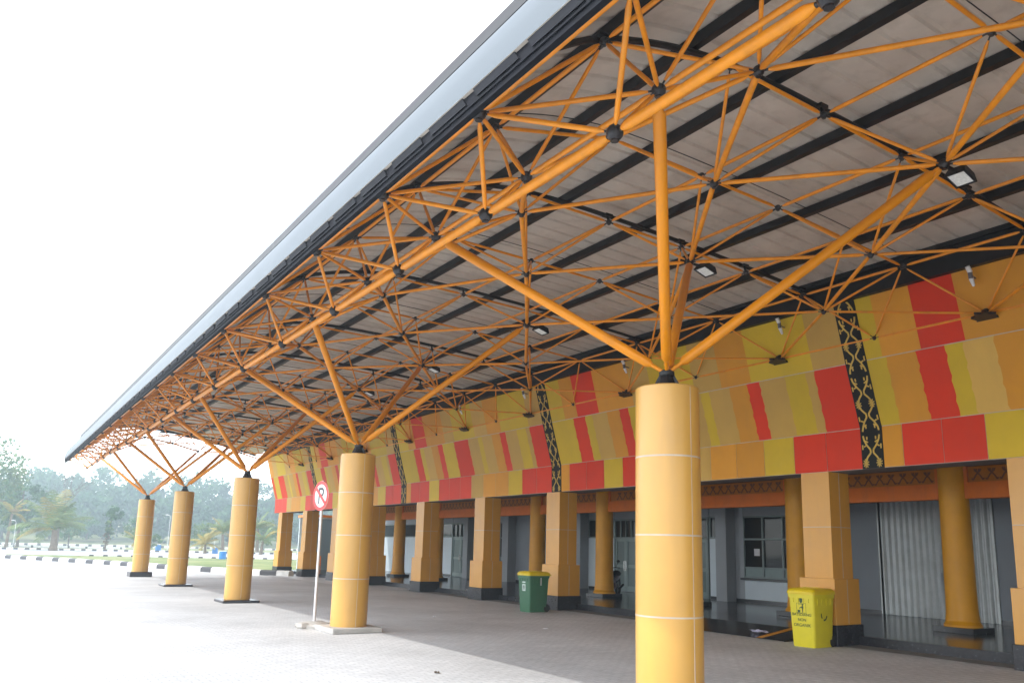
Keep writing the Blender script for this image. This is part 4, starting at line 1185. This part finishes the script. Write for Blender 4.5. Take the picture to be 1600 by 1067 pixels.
# ------------------------------------------------------------------ garden and trees beyond
def leaf_quad(mb, c, s, rr, mi):
    n_ = Vector((rr.gauss(0, 1), rr.gauss(0, 1), rr.gauss(0, .8)+.5)).normalized()
    u = n_.orthogonal().normalized(); u.rotate(Matrix.Rotation(rr.uniform(0, 6.28), 3, n_)); w = n_.cross(u)
    a = s*rr.uniform(.7, 1.3); b = a*rr.uniform(.45, .8)
    C = Vector(c); bend = n_*a*.18
    mb.add([tuple(C-u*a-bend), tuple(C-w*b), tuple(C+u*a-bend), tuple(C+w*b)], [(0, 1, 2, 3)], mi)
def crown(mb, c, rad, nclump, nleaf, s, rr, mats=(0, 1, 2), hollow=.35):
    for q in range(nclump):
        while True:
            p = Vector((rr.uniform(-1, 1), rr.uniform(-1, 1), rr.uniform(-1, 1)))
            if hollow < p.length < 1: break
        cc = Vector(c) + Vector((p.x*rad[0], p.y*rad[1], p.z*rad[2]))
        cr = rr.uniform(.16, .34)*min(rad); m_ = rr.choice(mats)
        for k in range(nleaf):
            d = Vector((rr.gauss(0, .5), rr.gauss(0, .5), rr.gauss(0, .42)))
            leaf_quad(mb, cc + d*cr*1.3, s, rr, m_ if rr.random() < .7 else rr.choice(mats))
def limbs(mb, base, top, rad, n, r0, rr):
    b = Vector(base); t = Vector(top)
    pts = [b, b.lerp(t, .35)+Vector((rr.uniform(-.2, .2), rr.uniform(-.2, .2), 0)), b.lerp(t, .7)+Vector((rr.uniform(-.3, .3), rr.uniform(-.3, .3), 0)), t]
    mb.path(pts, [r0, r0*.75, r0*.5, r0*.2], 8)
    for q in range(n):
        f_ = rr.uniform(.4, .95); s_ = pts[0].lerp(pts[-1], f_); an = rr.uniform(0, 6.28)
        e = s_ + Vector((math.cos(an)*rad*rr.uniform(.4, .8), math.sin(an)*rad*rr.uniform(.4, .8), rad*rr.uniform(.2, .7)))
        m_ = s_.lerp(e, .5)+Vector((0, 0, rad*.08)); mb.path([s_, m_, e], [r0*.32, r0*.2, r0*.06], 6)
def tree(loc, h, rad, label, seed, s=.32, ncl=70, nl=22, mats=(0, 1, 2), cat='tree', name='broadleaf_tree', group=None):
    rr = random.Random(seed); t = thing(name, label, cat, loc, 0, group)
    mb = MB(); limbs(mb, (0, 0, 0), (0, 0, h*.8), rad, 9, h*.022, rr); mb.build('trunk', M_bark, t)
    mb = MB(); crown(mb, (0, 0, h*.62), (rad, rad, h*.38), ncl, nl, s, rr, mats); mb.build('crown', [L_dark, L_mid, L_lite], t, 0)
    return t
tree((.2, 140, 0), 15.5, 4.6, 'tall green tree at the picture edge, left of the big palm', 1, mats=(1, 2, 2), ncl=90)
tree((-6, 132, 0), 17, 5.2, 'tall dark tree behind the leftmost trees, mostly out of view', 2, ncl=80)
tree((4.9, 147, 0), 11, 3.2, 'smaller blue-green tree beside the tall tree at the picture edge', 3, mats=(0, 0, 1), ncl=60)
tree((30.2, 138, 0), 4.6, 2.2, 'low bright green bush-like tree between two far orange columns', 4, .2, 40, 20, (2, 2, 1))
tree((22.2, 150, 0), 5.2, 2.0, 'small dark tree beside the far white lamp post', 5, .22, 40, 20)
tree((20.5, 128, 0), 2.6, 1.7, 'low light green bush near the slim tree', 6, .18, 30, 20, (2, 2, 1), 'bush', 'bush')
tree((40.5, 140, 0), 5.5, 2.6, 'small leafy tree glimpsed between the last pillars', 11, .22, 40, 20, (1, 2, 2))
tree((13.5, 168, 0), 6.5, 4.0, 'low olive green tree behind the big palm', 12, .3, 60, 22, (1, 1, 2))
# slim leaning tree
rr = random.Random(21); t = thing('slim_tree', 'slim upright tree with a tufted leaning top, right of the big palm', 'tree', (15.1, 130, 0))
mb = MB(); mb.path([(0, 0, 0), (.1, 0, 1.6), (.35, 0, 3.4), (.75, 0, 5.4)], [.14, .11, .08, .04], 8); mb.build('trunk', M_bark, t)
mb = MB(); crown(mb, (.1, 0, 1.7), (.45, .45, 1.0), 16, 18, .16, rr, (3, 3, 1)); crown(mb, (.3, 0, 3.3), (.55, .55, 1.2), 26, 18, .17, rr, (0, 1, 2)); crown(mb, (.8, 0, 5.2), (.95, .9, .85), 34, 20, .18, rr, (0, 0, 1)); mb.build('crown', [L_dark, L_mid, L_lite, L_brn], t, 0)
# bare tree
rr = random.Random(33); t = thing('bare_tree', 'bare leafless tree with fine branches above the big palm', 'tree', (10.4, 150, 0))
mb = MB()
def grow(p, d, l, r, lev):
    q = p + d*l; mid = p.lerp(q, .5)+Vector((rr.uniform(-.06, .06), rr.uniform(-.06, .06), 0))*l
    mb.path([p, mid, q], [r, r*.85, r*.7], 6 if lev < 3 else 4)
    if lev >= 6: return
    for k in range(2 if lev < 1 else rr.choice((2, 3))):
        d2 = (d + Vector((rr.gauss(0, .45), rr.gauss(0, .45), rr.uniform(-.1, .35)))).normalized()
        grow(q, d2, l*rr.uniform(.62, .82), r*.62, lev+1)
grow(Vector((0, 0, 0)), Vector((0, 0, 1)), 3.6, .22, 0)
mb.build('trunk', M_bark, t)
def palm(loc, label, nf, lf, trunk_h, seed, mats=(0,), tr=.16, up=1.0, name='palm_tree'):
    rr = random.Random(seed); t = thing(name, label, 'palm tree', loc)
    mb = MB(); lean = rr.uniform(-.15, .15)*trunk_h
    mb.path([(0, 0, 0), (lean*.2, 0, trunk_h*.3), (lean*.6, 0, trunk_h*.7), (lean, 0, trunk_h)], [tr*1.6, tr*1.15, tr, tr*.9], 10); mb.build('trunk', M_palmB, t)
    mb = MB(); top = Vector((lean, 0, trunk_h))
    for q in range(nf):
        an = q*2.39996 + rr.uniform(-.2, .2); el = math.radians(rr.uniform(12, 84))*up if q else 1.5
        L = lf*rr.uniform(.75, 1.1); hd = Vector((math.cos(an), math.sin(an), 0)); p = Vector(top); m_ = rr.choice(mats)
        ns = 11; pts = [p.copy()]; e = el
        for k in range(ns):
            p = p + (hd*math.cos(e) + Vector((0, 0, 1))*math.sin(e))*(L/ns); e -= (.7+.35*math.cos(el))/ns*1.25; pts.append(p.copy())
        mb.path(pts, [.035*(1-.8*k/ns)*lf/4 for k in range(ns+1)], 4, m_)
        sd_ = hd.cross(Vector((0, 0, 1)))
        for k in range(1, ns+1):
            for h2 in (0, .5):
                f_ = (k+h2-1)/ns
                if f_ < .12: continue
                c = pts[k-1].lerp(pts[k], h2) if k <= ns else pts[-1]; fw = (pts[k]-pts[k-1]).normalized()
                ll = L*.27*math.sin(PI*min(1, .12+f_*.86))**.6
                for sg_ in (-1, 1):
                    d = (sd_*sg_ + fw*.75 + Vector((0, 0, -.35+rr.uniform(-.25, .15)))).normalized(); wv = fw*(.03*lf/4+.02)
                    tip = c + d*ll + Vector((0, 0, -.12*ll)); md = c + d*ll*.5
                    mb.add([tuple(c-wv), tuple(md-wv*1.2), tuple(tip), tuple(md+wv*1.2), tuple(c+wv)], [(0, 1, 2, 3, 4)], m_)
    mb.build('fronds', [L_palm, L_yel, L_lite, L_brn], t, 0)
    return t
palm((7.6, 114, 0), 'big broad palm with drooping green and yellowed fronds on the verge', 26, 5.2, 2.5, 41, (0, 2, 2, 2, 0, 1), .34, 1.15)
palm((3.0, 128, 0), 'thin palm with a brown hanging frond, left of the big palm', 9, 2.8, 4.6, 42, (3, 1, 0), .16)
palm((16.6, 111, 0), 'small yellow palm beside the farthest column', 12, 2.2, 1.3, 43, (1, 1, 0), .14)
palm((24.9, 112, 0), 'small bright yellow palm between two far columns', 14, 2.5, 1.2, 44, (1, 1, 1, 2), .15)
palm((28.6, 118, 0), 'taller green palm half hidden behind an orange column', 15, 3.2, 2.6, 45, (0, 0, 1), .2)
palm((31.6, 110, 0), 'light green palm with a dark trunk right of the third column', 14, 2.5, 1.8, 46, (2, 0, 1), .17)
palm((34.5, 122, 0), 'taller palm behind the light green palm', 15, 3.4, 3.6, 47, (0, 0, 1), .2)
palm((36.4, 104, 0), 'pale palm seen between the last two square pillars', 13, 2.4, 1.6, 48, (2, 1), .16)
# far-off wood on rising ground: one mass
mb = MB(); vs = []; NX, NY = 40, 6
for j in range(NY):
    for i in range(NX):
        x = -160+i*420/(NX-1); y_ = 215+j*60
        vs.append((x, y_-.15*x, -.2+3.0*min(1, j/1.5)+ (2.5*j if j else 0)))
mb.add(vs, [(j*NX+i, j*NX+i+1, (j+1)*NX+i+1, (j+1)*NX+i) for j in range(NY-1) for i in range(NX-1)])
structure(mb.build('hills', M_land))
rr = random.Random(77); mb = MB()
for q in range(95):
    row = q % 3
    x = -70 + (q//3)*8.2 + rr.uniform(-3, 3); y_ = 232+row*22+rr.uniform(-7, 7) - .15*x
    z0 = 2.2+row*2.2; h_ = rr.uniform(8, 13.5)+row*1.4; ra = rr.uniform(4.0, 6.6)
    mb.tube((x, y_, z0-1), (x, y_, z0+h_*.55), .28, 6, 3)
    crown(mb, (x, y_, z0+h_*.5), (ra, ra*.9, h_*.52), 64, 20, .7, rr, (0, 0, 0, 1) if rr.random() < .6 else (0, 1, 1), .15)
fo = mb.build('forest', [L_dark, L_mid, L_lite, M_bark], None, 0); fo['kind'] = 'stuff'
fo['label'] = 'hazy green wood closing the view beyond the garden'
# blue drums, lamp posts
def drum(loc, label, r=.36, h=.85):
    t = thing('blue_drum', label, 'drum', loc, 0, 'blue drums in the garden')
    mb = MB(); mb.lathe([(r*.9, 0), (r, .03), (r, h*.32), (r*1.05, h*.34), (r*1.05, h*.37), (r, h*.39), (r, h*.66), (r*1.05, h*.68), (r*1.05, h*.71), (r, h*.73), (r*.97, h), (r*.85, h), (r*.83, h-.1)], n=24); mb.build('body', M_blueP, t)
    mb = MB(); mb.lathe([(r*1.0, h+.002), (r*1.04, h+.02), (r*1.0, h+.05), (r*.2, h+.07)], n=24); mb.build('lid', M_white, t)
    return t
d0 = drum((19.3, 79.5, 0), 'blue drum standing on the near lawn edge by the third column', .32, .72)
copy_thing(d0, (22.4, 131, 0), label='blue drum beside the farthest column', sc=1.25)
copy_thing(d0, (26.3, 112.6, 0), label='blue drum behind the near one, by the yellow palm', sc=1.1)
def lamp(loc, label, h):
    t = thing('lamp_post', label, 'lamp post', loc, 0, 'white lamp posts in the garden')
    mb = MB(); mb.path([(0, 0, 0), (0, 0, h*.5), (0, 0, h-.3)], [.045, .035, .03], 8); mb.build('post', M_white, t)
    mb = MB(); mb.path([(0, 0, h-.32), (-.15, 0, h-.05), (-.5, 0, h), (-.8, 0, h-.02)], [.03, .04, .08, .04], 8); mb.build('lamp_head', M_white, t)
    return t
l0 = lamp((25.1, 139, 0), 'white lamp post between the two farthest columns', 5.6)
copy_thing(l0, (33.0, 142, 0), label='white lamp post behind the yellow palm', sc=.95)
copy_thing(l0, (3.3, 112, 0), label='short white lamp post left of the big palm', sc=.62)

# ------------------------------------------------------------------ haze
hz = MB(); hz.box(-320, 330, -60, 470, -1.1, 34)
ho = hz.build('haze', None or [], None, 0); ho['kind'] = 'stuff'
hm = bpy.data.materials.new('haze_air'); hm.use_nodes = True
nt = hm.node_tree; nt.nodes.remove(nt.nodes['Principled BSDF'])
pv = nt.nodes.new('ShaderNodeVolumePrincipled'); pv.inputs['Color'].default_value = (.78, .93, 1, 1); pv.inputs['Density'].default_value = .0022; pv.inputs['Anisotropy'].default_value = .35
nt.links.new(pv.outputs['Volume'], nt.nodes['Material Output'].inputs['Volume'])
ho.data.materials.append(hm)
S.cycles.volume_bounces = 0
S.cycles.max_bounces = 8; S.cycles.diffuse_bounces = 5
